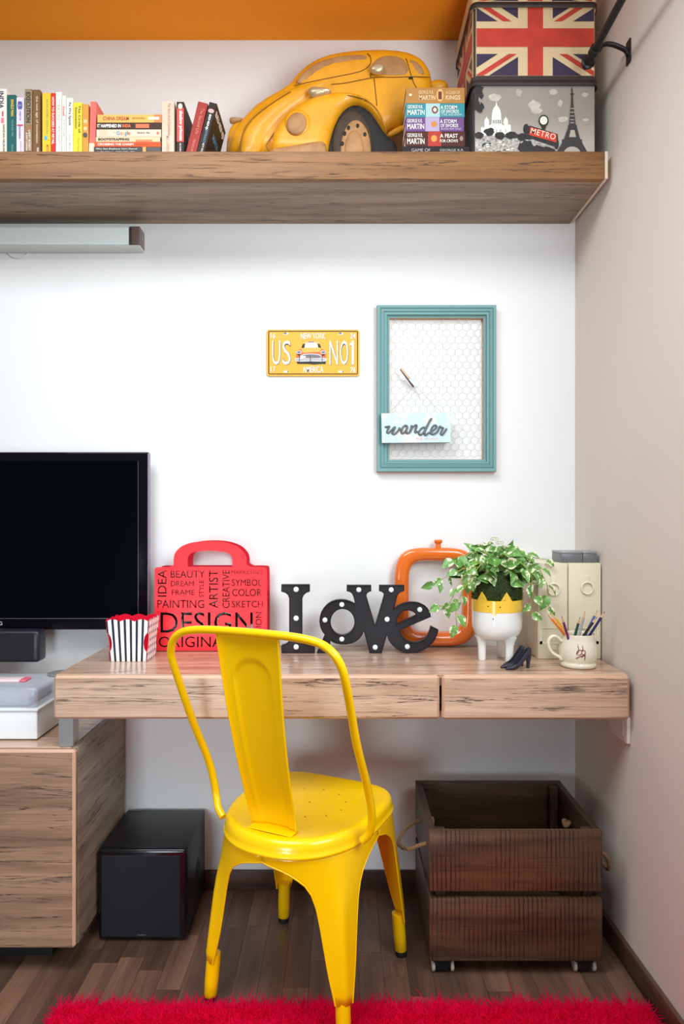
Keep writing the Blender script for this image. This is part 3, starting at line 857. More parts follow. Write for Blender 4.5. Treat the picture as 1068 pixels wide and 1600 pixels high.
# marquee letters
LY = -.125
bulb_m = mk('bulb_glass', (238, 246, 247), .35, spec=.4)
letter_m = mk('letter_black', (33, 31, 38), .42)
def marquee(name, label, loops, bulbs, zm, rad):
    p0 = at(*zm([loops[0][0]])[0], LY)
    t = thing(name, (p0.x, LY, DZ1), label, 'letter', None)
    def xz(lp): return [(at(u, v, LY).x, at(u, v, LY).z) for u, v in zm(lp)]
    L2 = [xz(l) for l in loops]
    zmin = min(p[1] for p in L2[0]); dz = DZ1+.0014-zmin
    L2 = [[(p[0], p[1]+dz) for p in l] for l in L2]
    me = curve_fill(L2, .010); me.name = 'letter_body'; me.materials.append(letter_m)
    o = link_mesh('letter_body', me, t); o.location = Vector((0, LY+.0135, 0))-origin(t)
    for l in L2:
        MB().tube([(p[0], LY+.0012, p[1]) for p in l], .0011, 6, loop=True, flat=((0, 1, 0), 2.6)).build('rim', letter_m, t, ang=60)
    for b in bulbs:
        q = at(*zm([b])[0], LY)
        MB().lathe([(rad, 0), (rad, .002), (rad*.94, .0032), (rad*.6, .0042), (.0004, .0046)], (0, 0, 0), 18).build('bulb', bulb_m, t)
        ob = COL.objects[-1]
        ob.rotation_euler = (R(90), 0, 0); ob.location = Vector((q.x, LY+.0035, q.z+dz))-origin(t)
        for vv in ob.data.vertices: vv.co += origin(t)
    return t
zi = zoomed(220, 830, 2.543)
i_loop = [(558, 215), (670, 215), (670, 242), (656, 247), (646, 256), (640, 270), (640, 432), (646, 445), (658, 452), (690, 456), (690, 486), (558, 486), (558, 458), (574, 453), (585, 445), (590, 432), (590, 270), (585, 256), (574, 247), (558, 242)]
marquee('marquee_letter', 'black capital I marquee letter with three bulbs, standing alone behind the yellow chair', [i_loop], [(616, 234), (616, 349), (616, 463)], zi, .0078)
zo = zoomed(490, 900, 5.086)
e_out = ell(790, 410, 205, 200, 22, -128, -25)
main = [(262, 76), (455, 76), (455, 122), (436, 128), (422, 140), (415, 158), (488, 398), (558, 158), (556, 140), (542, 128), (520, 122), (520, 76), (717, 76), (717, 120), (692, 128), (672, 142), (660, 165), (634, 268)]
main += [(668, 240), (700, 224), (735, 214), (770, 210), (810, 211), (845, 219), (875, 234), (900, 256), (918, 284), (930, 325)]
main += [(682, 430), (688, 455), (702, 481), (722, 503), (748, 520), (780, 530), (815, 531), (848, 524), (876, 509), (900, 486), (918, 452), (932, 402), (988, 430), (980, 465), (964, 500), (940, 535), (905, 568), (868, 590), (825, 604), (780, 611), (735, 609), (692, 598), (655, 578), (622, 548), (598, 515), (578, 468)]
main += [(538, 613), (445, 613), (398, 437), (385, 466), (364, 496), (335, 520), (300, 536), (260, 544), (218, 544), (180, 538), (150, 526), (130, 514), (126, 613), (25, 613), (88, 468), (66, 438), (52, 402), (46, 364), (50, 326), (60, 290), (80, 256), (106, 228), (138, 207), (175, 194), (215, 190), (255, 194), (292, 206), (330, 224), (316, 165), (305, 142), (288, 128), (262, 122)]
o_h = ell(228, 368, 97, 106, 30)
e_h = [(656, 388), (657, 355), (666, 325), (682, 300), (704, 283), (730, 275), (758, 274), (784, 282), (804, 297), (816, 316), (735, 352)]
marquee('marquee_letters', 'black joined o V e marquee letters with nine bulbs, before the orange frame', [main, o_h, e_h], [(357, 112), (615, 112), (222, 230), (88, 353), (222, 505), (582, 347), (487, 570), (842, 270), (743, 565)], zo, .0074)

# orange television-shaped frame
OY = -.048
of = thing('picture_frame', (at(684, 0, OY).x, -.03, DZ1), 'glossy orange rounded frame shaped like an old television, standing behind the plant', 'frame')
or_m = mk('orange_ceramic', (238, 116, 38), .18, coat=.5, vary=.06)
def squircle(cx, cy, rx, ry, p=5., n=64, jx=0.):
    o = []
    for k in range(n):
        t = 2*math.pi*k/n; c, s = math.cos(t), math.sin(t)
        r = 1/((abs(c)/rx)**p+(abs(s)/ry)**p)**(1/p)
        o.append((cx+r*c, cy+r*s))
    return o
cxp, cyp = 681.5, 934
def ring(rx, ry, y, p): return [Vector((q.x, y, q.z+.0015)) for q in (at(u, v, OY) for u, v in squircle(cxp, cyp, rx, ry, p))]
rings = [ring(64, 76, -.010, 4.2), ring(65, 77, -.022, 4.2), ring(65, 77, OY+.010, 4.2), ring(62.5, 74.5, OY+.002, 4.2), ring(58, 70, OY, 4.4), ring(50, 63, OY+.001, 4.8), ring(44.5, 58.5, OY+.006, 5), ring(42.5, 56.5, OY+.014, 5.2), ring(42.5, 56.5, -.010, 5.2)]
mb = MB(); mb.loft(rings, cap0=False, cap1=False); 
n_ = 64; T_ = len(rings)
for i in range(n_):
    j = (i+1) % n_
    mb.f.append([(T_-1)*n_+i, (T_-1)*n_+j, j, i]); mb.m.append(0)
mb.build('frame_ring', or_m, of, ang=60)
kc = at(684.5, 857, OY+.01)
MB().lathe([(.010, -.004), (.0088, .006), (.0085, .014), (.0125, .018), (.0135, .023), (.011, .027), (.0003, .0275)], (kc.x, OY+.014, kc.z), 24).build('knob', or_m, of)

# potted plant
PX, PY = .435, -.215
pt = thing('potted_plant', (PX, PY, DZ1), 'trailing variegated plant in a white three-legged pot with a yellow crown', 'plant')
pot_m = mk('white_ceramic', (240, 242, 241), .15, coat=.4)
potw = MB().lathe([(.0005, .8185), (.025, .8178), (.043, .8195), (.0555, .826), (.0635, .837), (.0682, .852), (.0692, .866), (.0692, .929), (.0645, .929), (.0645, .905), (.0005, .905)], (PX, PY, 0), 56).build('pot', pot_m, pt, ang=50)
for a_, in ((R(182),), (R(-52),), (R(62),)):
    c0 = Vector((PX+.0425*math.cos(a_), PY+.0425*math.sin(a_), 0))
    rings = []
    for z, s_ in ((DZ1+.0004, .0098), (DZ1+.002, .0104), (.79, .0108), (.806, .0122), (.818, .0155), (.828, .020)):
        rings.append([c0+Vector((q[0]*s_, q[1]*s_, z)) for q in squircle(0, 0, 1, 1, 3.2, 20)])
    MB().loft(rings).build('leg', pot_m, pt, ang=50)
ych = mk('yellow_glaze', (246, 200, 66), .18, coat=.4)
n_ = 288; fa = R(-90-19.5)
def ear(th):
    h_ = 0
    for c_ in (R(-29), R(29)):
        d = abs((th-fa-c_+math.pi) % (2*math.pi)-math.pi)
        h_ = max(h_, .0245*max(0, 1-d/R(13.5))**.92)
    return h_
def beak(th):
    d = abs((th-fa-R(1)+math.pi) % (2*math.pi)-math.pi)
    return .0105*max(0, 1-d/R(6))
ths = [2*math.pi*k/n_ for k in range(n_)]
rings = [[(PX+r_*math.cos(t), PY+r_*math.sin(t), zf(t)) for t in ths] for r_, zf in ((.0691, lambda t: .8985-beak(t)), (.0700, lambda t: .8988-beak(t)), (.0700, lambda t: .9300+ear(t)), (.0690, lambda t: .9310+ear(t)), (.0655, lambda t: .9310+ear(t)), (.0646, lambda t: .929+ear(t)), (.0646, lambda t: .915))]
MB().loft(rings, cap0=False, cap1=False).build('crown_band', ych, pt, ang=40)
dot = mk('dot_black', (14, 14, 16), .3)
for du, dz in ((-.0155, .9165), (.0165, .9150), (-.0015, .8830)):
    an = fa+du/.07
    MB().disc((PX+.0694*math.cos(an), PY+.0694*math.sin(an), dz), .0017, (math.cos(an), math.sin(an), 0), .0011, 14).build('eye' if dz > .9 else 'nose_dot', dot, pt, smooth=False)
moss_m = mk('moss_green', (40, 58, 22), .9, vary=.7, scale=160, bump=.8, bscale=240)
rings = []
for z, r_ in ((.918, .050), (.925, .0625), (.945, .0665), (.975, .069), (.995, .064), (1.005, .05), (1.010, .02)):
    rings.append([(PX+r_*(1+.05*math.sin(7*t+z*90)+.04*math.sin(13*t-z*150))*math.cos(t), PY+r_*(1+.05*math.sin(5*t+z*120))*math.sin(t), z) for t in [2*math.pi*k/48 for k in range(48)]])
mo = MB().loft(rings).build('moss', moss_m, pt, ang=70)
mb = MB(); rr3 = random.Random(2)
for k in range(2600):
    t = rr3.uniform(0, 2*math.pi); z = rr3.uniform(.932, 1.0); r_ = .0665
    c0 = Vector((PX+r_*math.cos(t), PY+r_*math.sin(t), z))
    d = Vector((math.cos(t)*.8+rr3.uniform(-.8, .8), math.sin(t)*.8+rr3.uniform(-.8, .8), rr3.uniform(-.9, .7))).normalized()*rr3.uniform(.005, .011)
    sd_ = d.cross(Vector((rr3.random(), rr3.random(), rr3.random()))).normalized()*.0009
    mb.add([c0-sd_, c0+sd_, c0+d], [(0, 1, 2)])
o = mb.build('moss_strands', mk('moss_strand', (92, 112, 40), .9, vary=.7, scale=200), pt, smooth=False, recalc=False); o['kind'] = 'stuff'

def leaf_material():
    m = bpy.data.materials.new('variegated_leaf')
    nt, N, L, b = nodes(m)
    tc = N.new('ShaderNodeTexCoord'); oi = N.new('ShaderNodeObjectInfo')
    sx = N.new('ShaderNodeSeparateXYZ'); L.new(tc.outputs['Object'], sx.inputs[0])
    ax = math_node(N, L, 'ABSOLUTE', sx.outputs[0], None)
    cb = N.new('ShaderNodeVectorMath'); cb.operation = 'ADD'
    cc = N.new('ShaderNodeCombineXYZ'); L.new(math_node(N, L, 'MULTIPLY', oi.outputs['Random'], 9.), cc.inputs[0]); L.new(cc.outputs[0], cc.inputs[1]) if False else None
    L.new(tc.outputs['Object'], cb.inputs[0]); L.new(cc.outputs[0], cb.inputs[1])
    n = N.new('ShaderNodeTexNoise'); n.inputs['Scale'].default_value = 3.2; n.inputs['Detail'].default_value = 4
    L.new(cb.outputs[0], n.inputs['Vector'])
    s_ = math_node(N, L, 'ADD', math_node(N, L, 'MULTIPLY', ax, 1.3), math_node(N, L, 'MULTIPLY', math_node(N, L, 'SUBTRACT', n.outputs['Fac'], .5), 1.9))
    s_ = math_node(N, L, 'ADD', s_, math_node(N, L, 'MULTIPLY', math_node(N, L, 'SUBTRACT', oi.outputs['Random'], .5), .35))
    r = N.new('ShaderNodeMapRange'); r.inputs[1].default_value = .36; r.inputs[2].default_value = .46; L.new(s_, r.inputs[0])
    n2 = N.new('ShaderNodeTexNoise'); n2.inputs['Scale'].default_value = 6.; L.new(cb.outputs[0], n2.inputs['Vector'])
    grn = mixc(N, L, n2.outputs['Fac'], lin((48, 108, 52)), lin((140, 190, 92)))
    L.new(mixc(N, L, r.outputs[0], grn, lin((232, 238, 196))), b.inputs['Base Color'])
    b.inputs['Roughness'].default_value = .38
    b.inputs['Subsurface Weight'].default_value = 0.
    return m
leaf_m = leaf_material()
stem_m = mk('vine_stem', (168, 176, 78), .5)
def leaf_mesh(curl, fold):
    mb = MB(); rows = []
    prof_ = [(0, .02), (.04, .20), (.10, .31), (.2, .385), (.32, .40), (.45, .37), (.6, .29), (.75, .19), (.88, .09), (1., .005)]
    for t, hw_ in prof_:
        zc = -curl*t*t
        yy = t-(.06 if t < .05 else 0)
        rows.append([(hw_*q, yy-.07*abs(q)*(1 if t < .15 else 0), zc+fold*abs(q)*hw_*1.2-.05*math.sin(q*3.1)*hw_) for q in (-1, -.75, -.4, 0, .4, .75, 1)])
    mb.loft(rows, closed=False)
    ob = mb.build('leaf', leaf_m, None, ang=80)
    me = ob.data; bpy.data.objects.remove(ob); return me
leafs = [leaf_mesh(.15, .35), leaf_mesh(.35, .2), leaf_mesh(.05, .5), leaf_mesh(.45, .4)]
rl = random.Random(11)
nleaf = 0
def put_leaf(p, d, size, nrm=None):
    global nleaf
    o = link_mesh('leaf', leafs[rl.randrange(4)], pt); nleaf += 1
    d = Vector(d).normalized()
    nr = nrm or Vector((rl.uniform(-.7, .7), -1+rl.uniform(-.3, .9), rl.uniform(-.1, 1.1)))
    nr = (nr-d*nr.dot(d)).normalized()
    xx = d.cross(nr)
    M = Matrix((xx, d, nr)).transposed()
    o.rotation_euler = M.to_euler(); o.scale = (size,)*3
    o.location = Vector(p)-origin(pt)
stems = MB()
def vine(P, n, size, spread=.014):
    S = spline(P, 10)
    stems.tube(S, .0011, 5)
    for k in range(n):
        i = int((k+.6)/n*(len(S)-1)); p = S[i]
        t = (S[min(i+2, len(S)-1)]-S[max(i-2, 0)]).normalized()
        sgn = 1 if k % 2 else -1
        d = (t*.5+Vector((sgn*rl.uniform(.4, .9), -rl.uniform(.1, .7), rl.uniform(-.6, .35)))).normalized()
        q = p+d*spread*rl.uniform(.5, 1.)
        stems.tube([p, (p+q)/2+Vector((0, 0, .002)), q], .0008, 4)
        put_leaf(q, d+Vector((0, 0, -.35)), size*rl.uniform(.75, 1.2))
c0 = Vector((PX, PY, .995))
def ap(u, v, y): return at(u, v, y)
vine([c0, ap(750, 878, -.25), ap(715, 893, -.25), ap(690, 905, -.24), ap(676, 912, -.24)], 9, .031)
vine([c0, ap(748, 880, -.27), ap(722, 905, -.27), ap(708, 930, -.265), ap(700, 945, -.26), ap(686, 947, -.26)], 9, .029)
vine([c0, ap(755, 880, -.28), ap(735, 905, -.29), ap(722, 925, -.285), ap(712, 952, -.28), ap(714, 982, -.28)], 9, .030)
vine([c0, ap(805, 878, -.27), ap(825, 890, -.28), ap(832, 915, -.285), ap(830, 940, -.285), ap(824, 962, -.285)], 8, .031)
vine([c0, ap(812, 870, -.25), ap(838, 885, -.26), ap(850, 905, -.26), ap(856, 925, -.255), ap(852, 950, -.255)], 8, .032)
vine([c0, ap(815, 868, -.22), ap(836, 872, -.22), ap(852, 874, -.22)], 4, .030)
vine([c0, ap(765, 868, -.24), ap(742, 862, -.24), ap(722, 872, -.24), ap(708, 878, -.24)], 7, .030)
for k in range(120):
    a_ = rl.uniform(0, 2*math.pi); e_ = rl.uniform(-.15, 1.35)
    dr_ = Vector((math.cos(a_)*math.cos(e_), math.sin(a_)*math.cos(e_), math.sin(e_)))
    rr4 = rl.uniform(.62, 1.)
    p = Vector((PX+dr_.x*.108*rr4, PY+dr_.y*.088*rr4, .995+dr_.z*.088*rr4))
    stems.tube([c0+Vector((dr_.x*.02, dr_.y*.02, 0)), (c0+p)/2+Vector((0, 0, .012)), p], .0009, 4)
    if p.x > .525: p.y = min(p.y, -.232)
    put_leaf(p, Vector((dr_.x+rl.uniform(-.7, .7), dr_.y*.5-.4+rl.uniform(-.5, .5), rl.uniform(-.9, .5))), rl.uniform(.029, .042))
stems.build('stems', stem_m, pt, ang=80, recalc=False)
for (u0, v0) in ((703, 880), (768, 842), (776, 848)):
    q = [at(u0+3*math.cos(t*1.3)*(1+t*.05)+t*.6, v0+2.4*math.sin(t*1.3), -.24) for t in range(12)]
    MB().tube(spline(q, 3), .0006, 4).build('tendril', stem_m, pt)

# miniature shoes
shoe_m = mk('shoe_black', (44, 44, 56), .38)
def shoe(toe, heel, label):
    toe, heel = Vector(toe), Vector(heel)
    dxy = (heel-toe); Ls = dxy.length; ex = dxy.normalized(); ey = Vector((-ex.y, ex.x, 0)); ez = Vector((0, 0, 1))
    t = thing('high_heel_shoe', toe, label, 'shoe', 'miniature high heels on the desk')
    S = [(0, .0014, .0006, .0030, 0), (.05, .0042, .0004, .0052, 0), (.14, .0075, .0003, .0085, 0), (.25, .0098, .0003, .0118, 0), (.33, .0102, .0004, .0142, .003), (.40, .0098, .001, .0150, .0105), (.50, .0085, .0045, .0205, .014), (.62, .0076, .012, .0300, .0158), (.75, .0078, .0215, .0415, .0175), (.87, .0088, .028, .0505, .0195), (.95, .0083, .0300, .0545, .0200), (1.0, .0052, .0305, .0548, .006)]
    rings = []
    for s_, hw_, zb_, zt_, dp in S:
        c = toe+ex*(s_*Ls)
        prof_ = [(-.55, 0), (-.9, .12), (-1, .4), (-.92, .75), (-.8, 1.), (-.70, 1.), (-.6, None), (0, None), (.6, None), (.70, 1.), (.8, 1.), (.92, .75), (1, .4), (.9, .12), (.55, 0)]
        rg_ = []
        for q, h_ in prof_:
            if h_ is None: z = zt_-dp if dp else zt_*(1.02 if q else 1.08)
            elif h_ == 1. and dp == 0: z = zt_*.86
            else: z = zb_+(zt_-zb_)*h_
            rg_.append(c+ey*(q*hw_)+ez*(z+.0003))
        rings.append(rg_)
    MB().loft(rings).build('upper', shoe_m, t, ang=60)
    hr = []
    for z, a_, b_, hw_ in ((.0004, .86, .955, .0038), (.004, .86, .955, .0036), (.015, .86, .965, .0040), (.024, .84, .985, .0058), (.031, .82, 1.0, .0072)):
        hr.append([toe+ex*(Ls*a_)+ey*-hw_+ez*z, toe+ex*(Ls*b_)+ey*-hw_*.8+ez*z, toe+ex*(Ls*b_)+ey*hw_*.8+ez*z, toe+ex*(Ls*a_)+ey*hw_+ez*z])
    MB().loft(hr).build('heel', shoe_m, t, bevel=(.0008, 1))
    return t
shoe((.4285, -.345, DZ1), (.500, -.320, DZ1), 'tiny black high-heeled shoe, the nearer one of the pair beside the pot')
shoe((.4195, -.326, DZ1), (.489, -.296, DZ1), 'tiny black high-heeled shoe, the farther one of the pair beside the pot')

# cream box files with rings
cream_m = mk('cream_board', (232, 222, 196), .5, vary=.03)
cream2 = mk('cream_enamel', (238, 230, 206), .35)
FY = -.208
def boxfile(x0, x1, ru, rv, label):
    t = thing('box_file', ((x0+x1)/2, -.1, DZ1), label, 'box', 'cream box files in the corner of the desk')
    MB().box(x0, x1, FY+.004, -.006, DZ1+.0004, 1.030).build('case', cream_m, t, bevel=(.002, 2))
    sp = MB().box(x0+.001, x1-.001, FY, FY+.0038, DZ1+.0006, 1.0296).build('spine_board', cream_m, t, bevel=(.0015, 2))
    c = at(ru, rv, FY-.004)
    MB().tube([(c.x+.0165*math.cos(a_), FY-.004, c.z+.0165*math.sin(a_)) for a_ in [2*math.pi*k/32 for k in range(32)]], .0021, 8, loop=True).build('pull_ring', cream2, t)
    MB().box(c.x-.0075, c.x+.0075, FY-.0018, FY-.0002, c.z+.012, c.z+.036).build('ring_tab', cream2, t, bevel=(.0007, 1))
    MB().disc((c.x, FY-.0018, c.z+.030), .0022, (0, -1, 0), .001, 12).build('rivet', cream2, t, smooth=False)
    lc = at(0, 991, FY).z; xm = (x0+x1)/2; hwf = (x1-x0)*.34
    fr_ = MB()
    for (a0, a1, b0, b1) in ((-hwf, hwf, .016, .019), (-hwf, hwf, -.019, -.016), (-hwf, -hwf+.003, -.016, .016), (hwf-.003, hwf, -.016, .016)):
        fr_.box(xm+a0, xm+a1, FY-.0022, FY-.0002, lc+b0, lc+b1)
    fr_.box(xm-hwf-.008, xm-hwf, FY-.001, FY-.0002, lc-.028, lc+.012).box(xm+hwf, xm+hwf+.008, FY-.001, FY-.0002, lc-.028, lc+.012).box(xm-hwf-.008, xm+hwf+.008, FY-.001, FY-.0002, lc-.028, lc-.019)
    fr_.build('label_holder', cream2, t, bevel=(.0005, 1))
    MB().box(xm-.010, xm+.010, FY-.0012, FY-.0002, lc-.044, lc-.031).build('index_tab', cream2, t, bevel=(.0005, 1))
    for q in (-hwf-.004, hwf+.004):
        MB().disc((xm+q, FY-.001, lc-.002), .0022, (0, -1, 0), .0012, 10).build('rivet', cream2, t, smooth=False)
boxfile(.5515, .6365, 864.5, 921, 'cream box file behind the plant, left of the pair')
boxfile(.6378, .7305, 917, 919, 'cream box file against the right wall, behind the pencil mug')
gb_m = mk('grey_card', (116, 118, 122), .4, metal=.2)
for x0, x1, lb in ((.6215, .6815, 'small grey metal box on the cream files, the wider left one'), (.6825, .7225, 'small grey metal box on the cream files, the narrower right one')):
    t = thing('metal_box', ((x0+x1)/2, -.16, 1.0304), lb, 'box', 'grey boxes on the cream files')
    MB().box(x0, x1, -.198, -.11, 1.0306, 1.056).build('body', gb_m, t, bevel=(.0015, 2))
    MB().box(x0-.0006, x1+.0004, -.1986, -.1094, 1.0563, 1.0625).build('lid', mk('grey_lid', (150, 152, 156), .35, metal=.2), t, bevel=(.0015, 2))

# pencil mug
MX, MY = .6335, -.300
mug_m = mk('ivory_ceramic', (234, 226, 204), .12, coat=.5)
mu = thing('pencil_mug', (MX, MY, DZ1), 'ivory pottery mug full of pencils at the right of the desk', 'mug')
pf = [(.0005, .0004), (.043, .0004), (.0465, .003), (.0475, .008), (.046, .0125), (.0445, .0145), (.0455, .017), (.0485, .025), (.0503, .036), (.0500, .047), (.0475, .060), (.0440, .072), (.0422, .080), (.0425, .087), (.0418, .0885), (.0402, .087), (.0398, .080), (.0415, .072), (.0450, .058), (.0470, .045), (.0470, .03), (.044, .012), (.0005, .010)]
MB().lathe([(r_, z+DZ1) for r_, z in pf], (MX, MY, 0), 56).build('body', mug_m, mu, ang=60)
hp = [(-.0465, .068), (-.054, .077), (-.066, .082), (-.077, .076), (-.0815, .062), (-.078, .048), (-.070, .037), (-.060, .030), (-.052, .026), (-.0460, .019)]
MB().tube(spline([(MX+a_, MY-.004, DZ1+b_) for a_, b_ in hp], 6), .0046, 12, flat=((0, 1, 0), 1.35)).build('handle', mug_m, mu, ang=60)
ink = mk('maroon_ink', (128, 30, 46), .3)
ZM = zoomed(840, 950, 8.9)
mb = MB()
def mug_surf(p):
    u, v = ZM([p])[0]
    q = at(u, v, MY-.049); dx = q.x-MX
    zz = q.z-DZ1
    r_ = np.interp(zz, [.014, .017, .025, .036, .047, .060, .072, .08], [.0445, .0455, .0485, .0503, .05, .0475, .0440, .0422])+.0004
    return Vector((MX+dx, MY-math.sqrt(max(r_*r_-dx*dx, 1e-6)), q.z))
for st_ in ([(562, 530), (570, 580), (560, 620), (545, 640)], [(548, 655), (540, 630), (560, 600), (600, 590), (610, 620), (590, 650), (560, 655)], [(600, 600), (625, 575), (620, 530)], [(610, 600), (640, 590), (655, 610), (650, 640), (625, 650), (612, 640)], [(660, 650), (640, 665), (600, 670), (560, 690), (535, 712)], [(610, 690), (620, 665), (645, 660), (652, 690), (648, 725)]):
    P_ = [mug_surf(p) for p in st_]
    n_ = len(P_)
    mb.tube(spline(P_, 5), .0010, 6)
mb.disc(mug_surf((566, 512)), .0011, (0, -1, 0), .0003, 10)
mb.build('emblem', ink, mu)
pw_m = mk('pencil_wood', (222, 176, 130), .6)
def pencil(rimp, tip, colr, name, label, dy=0., tipc=None):
    tip3 = at(tip[0], tip[1], MY+dy*1.6); rim3 = at(rimp[0], rimp[1], MY+dy)
    d = (tip3-rim3).normalized()
    k = (rim3.z-(DZ1+.014))/d.z
    bot = rim3-d*k
    L_ = (tip3-bot).length
    t = thing('pencil', bot, label, 'pencil', 'pencils in the mug')
    q = d.to_track_quat('Z', 'Y')
    def rg_(z, r_): return [bot+q @ Vector((r_*math.cos(math.pi*i/3), r_*math.sin(math.pi*i/3), z)) for i in range(6)]
    cm = mk('pencil_'+name, colr, .3, coat=.2)
    MB().loft([rg_(0, .0036), rg_(L_-.019, .0036)]).build('barrel', cm, t, ang=20)
    MB().loft([rg_(L_-.0188, .0035), rg_(L_-.0058, .0014)]).build('sharpened_wood', pw_m, t)
    MB().loft([rg_(L_-.0057, .0014), rg_(L_, .0002)]).build('lead', mk('lead_'+name, tipc or colr, .5), t)
pencil((881, 991), (854.5, 958.5), (250, 134, 24), 'orange', 'orange pencil leaning over the mug handle, leftmost of all', -.012)
pencil((887, 991), (860.5, 957.5), (234, 168, 24), 'amber', 'amber yellow pencil leaning left just behind the orange one', .012)
pencil((885.5, 991), (876.8, 962), (118, 32, 116), 'purple', 'purple pencil standing in the left half of the mug', -.028)
pencil((898, 992), (906, 963.5), (4, 84, 72), 'green', 'dark green pencil in the middle of the mug', -.024)
pencil((904.5, 992), (913.5, 954.5), (176, 172, 176), 'silver', 'silver grey pencil, tallest one right of the green', .004, (150, 110, 70))
pencil((914, 992), (933, 953.5), (34, 84, 156), 'blue', 'bright blue pencil leaning right behind the black one', .024)
pencil((912, 992), (932.7, 963.5), (44, 38, 36), 'black', 'black pencil leaning right in front of the bright blue one', -.022)
pencil((921, 992), (944.5, 955.5), (26, 30, 92), 'navy', 'navy blue pencil leaning farthest right over the mug rim', -.006)

# ------------------------------------------------------------------ on the back wall
# souvenir number plate
NY = -.006
npl = thing('number_plate', (at(488, 0, NY).x, NY, at(0, 551, NY).z), 'yellow souvenir taxi number plate on the white wall', 'plate')
Z4 = zoomed(410, 505, 6.675)
pl_m = mk('plate_yellow', (240, 178, 58), .4, coat=.1)
def rrect(x0, y0, x1, y1, r, n=6):
    o = []
    for cx_, cy_, a0 in ((x1-r, y0+r, -90), (x1-r, y1-r, 0), (x0+r, y1-r, 90), (x0+r, y0+r, 180)):
        for k in range(n+1):
            t = R(a0+90*k/n); o.append((cx_+r*math.cos(t), cy_+r*math.sin(t)))
    return o
MB().prism([at(u, v, NY) for u, v in Z4(rrect(42, 66, 1010, 552, 28))], (0, .005, 0)).build('plate', pl_m, npl, bevel=(.0006, 1))
blk = mk('print_black', (36, 36, 34), .5); wht = mk('print_white', (246, 247, 250), .45)
def band(pl, y, mat, parent, name, x0, y0, x1, y1, wpx, r=14):
    a = rrect(x0, y0, x1, y1, r); b = rrect(x0+wpx, y0+wpx, x1-wpx, y1-wpx, max(r-wpx, 2))
    mb = MB(); mb.loft([[at(u, v, y) for u, v in Z4(a)], [at(u, v, y-.0012) for u, v in Z4([( (p[0]+q[0])/2, (p[1]+q[1])/2) for p, q in zip(a, b)])], [at(u, v, y) for u, v in Z4(b)]], cap0=False, cap1=False)
    return mb.build(name, mat, parent)
band(None, NY-.0003, blk, npl, 'border', 60, 80, 994, 534, 9)
def z4text(s_, x0, y0, x1, y1, mat, y, bold=0., **k):
    (a, b), (c, d) = Z4([(x0, y0), (x1, y1)])
    return textpx(npl, s_, a, b, c, d, y, mat, bold=bold, **k)
for s_, x0, y0, x1, y1, bo in (('U', 100, 182, 185, 432, -.004), ('S', 208, 182, 292, 432, -.004), ('N', 698, 182, 785, 432, -.004), ('O', 808, 182, 892, 432, -.004)):
    z4text(s_, x0+3, y0+5, x1+5, y1+5, blk, NY-.0004, .008); z4text(s_, x0, y0, x1, y1, wht, NY-.0009, bo)
one = [(934, 182), (952, 182), (952, 432), (930, 432), (930, 226), (910, 236), (910, 216), (922, 206)]
prints(npl, 'lettering', [(Z4([(p[0]+3, p[1]+4) for p in one]), 0), (Z4(one), 1)], NY-.0003, [blk, wht])
for s_, x0, y0, x1, y1 in (('NEW YORK', 398, 104, 652, 164), ('AMERICA', 418, 450, 634, 514), ('16', 84, 102, 132, 158), ('24', 912, 106, 970, 160), ('17', 84, 454, 132, 510), ('76', 914, 460, 970, 516)):
    z4text(s_, x0+2, y0+3, x1+2, y1+3, mk('print_shadow', (176, 140, 70), .5), NY-.0004, .008); z4text(s_, x0, y0, x1, y1, wht, NY-.0008, .006)
sl = MB()
for x0, y0, mi in ((218, 98, 0), (792, 98, 0), (218, 494, 1), (790, 494, 1)):
    sl.add([at(u, v, NY-.0005) for u, v in Z4(rrect(x0, y0, x0+48, y0+22, 9))], [list(range(28))], 1)
    if mi == 0: sl.add([at(u, v, NY-.0007) for u, v in Z4(rrect(x0+2, y0, x0+34, y0+14, 6))], [list(range(28))], 0)
    else: sl.add([at(u, v, NY-.0007) for u, v in Z4(rrect(x0+40, y0+2, x0+50, y0+20, 4))], [list(range(28))], 0)
sl.build('mounting_slots', [mk('slot_grey', (96, 92, 84), .5), wht], npl, smooth=False)
tx = [mk('taxi_red', (226, 112, 52), .5), mk('taxi_yellow', (250, 182, 84), .5), mk('taxi_chrome', (206, 208, 218), .4), blk, mk('taxi_glass', (236, 238, 240), .4), mk('taxi_shade', (120, 116, 120), .5)]
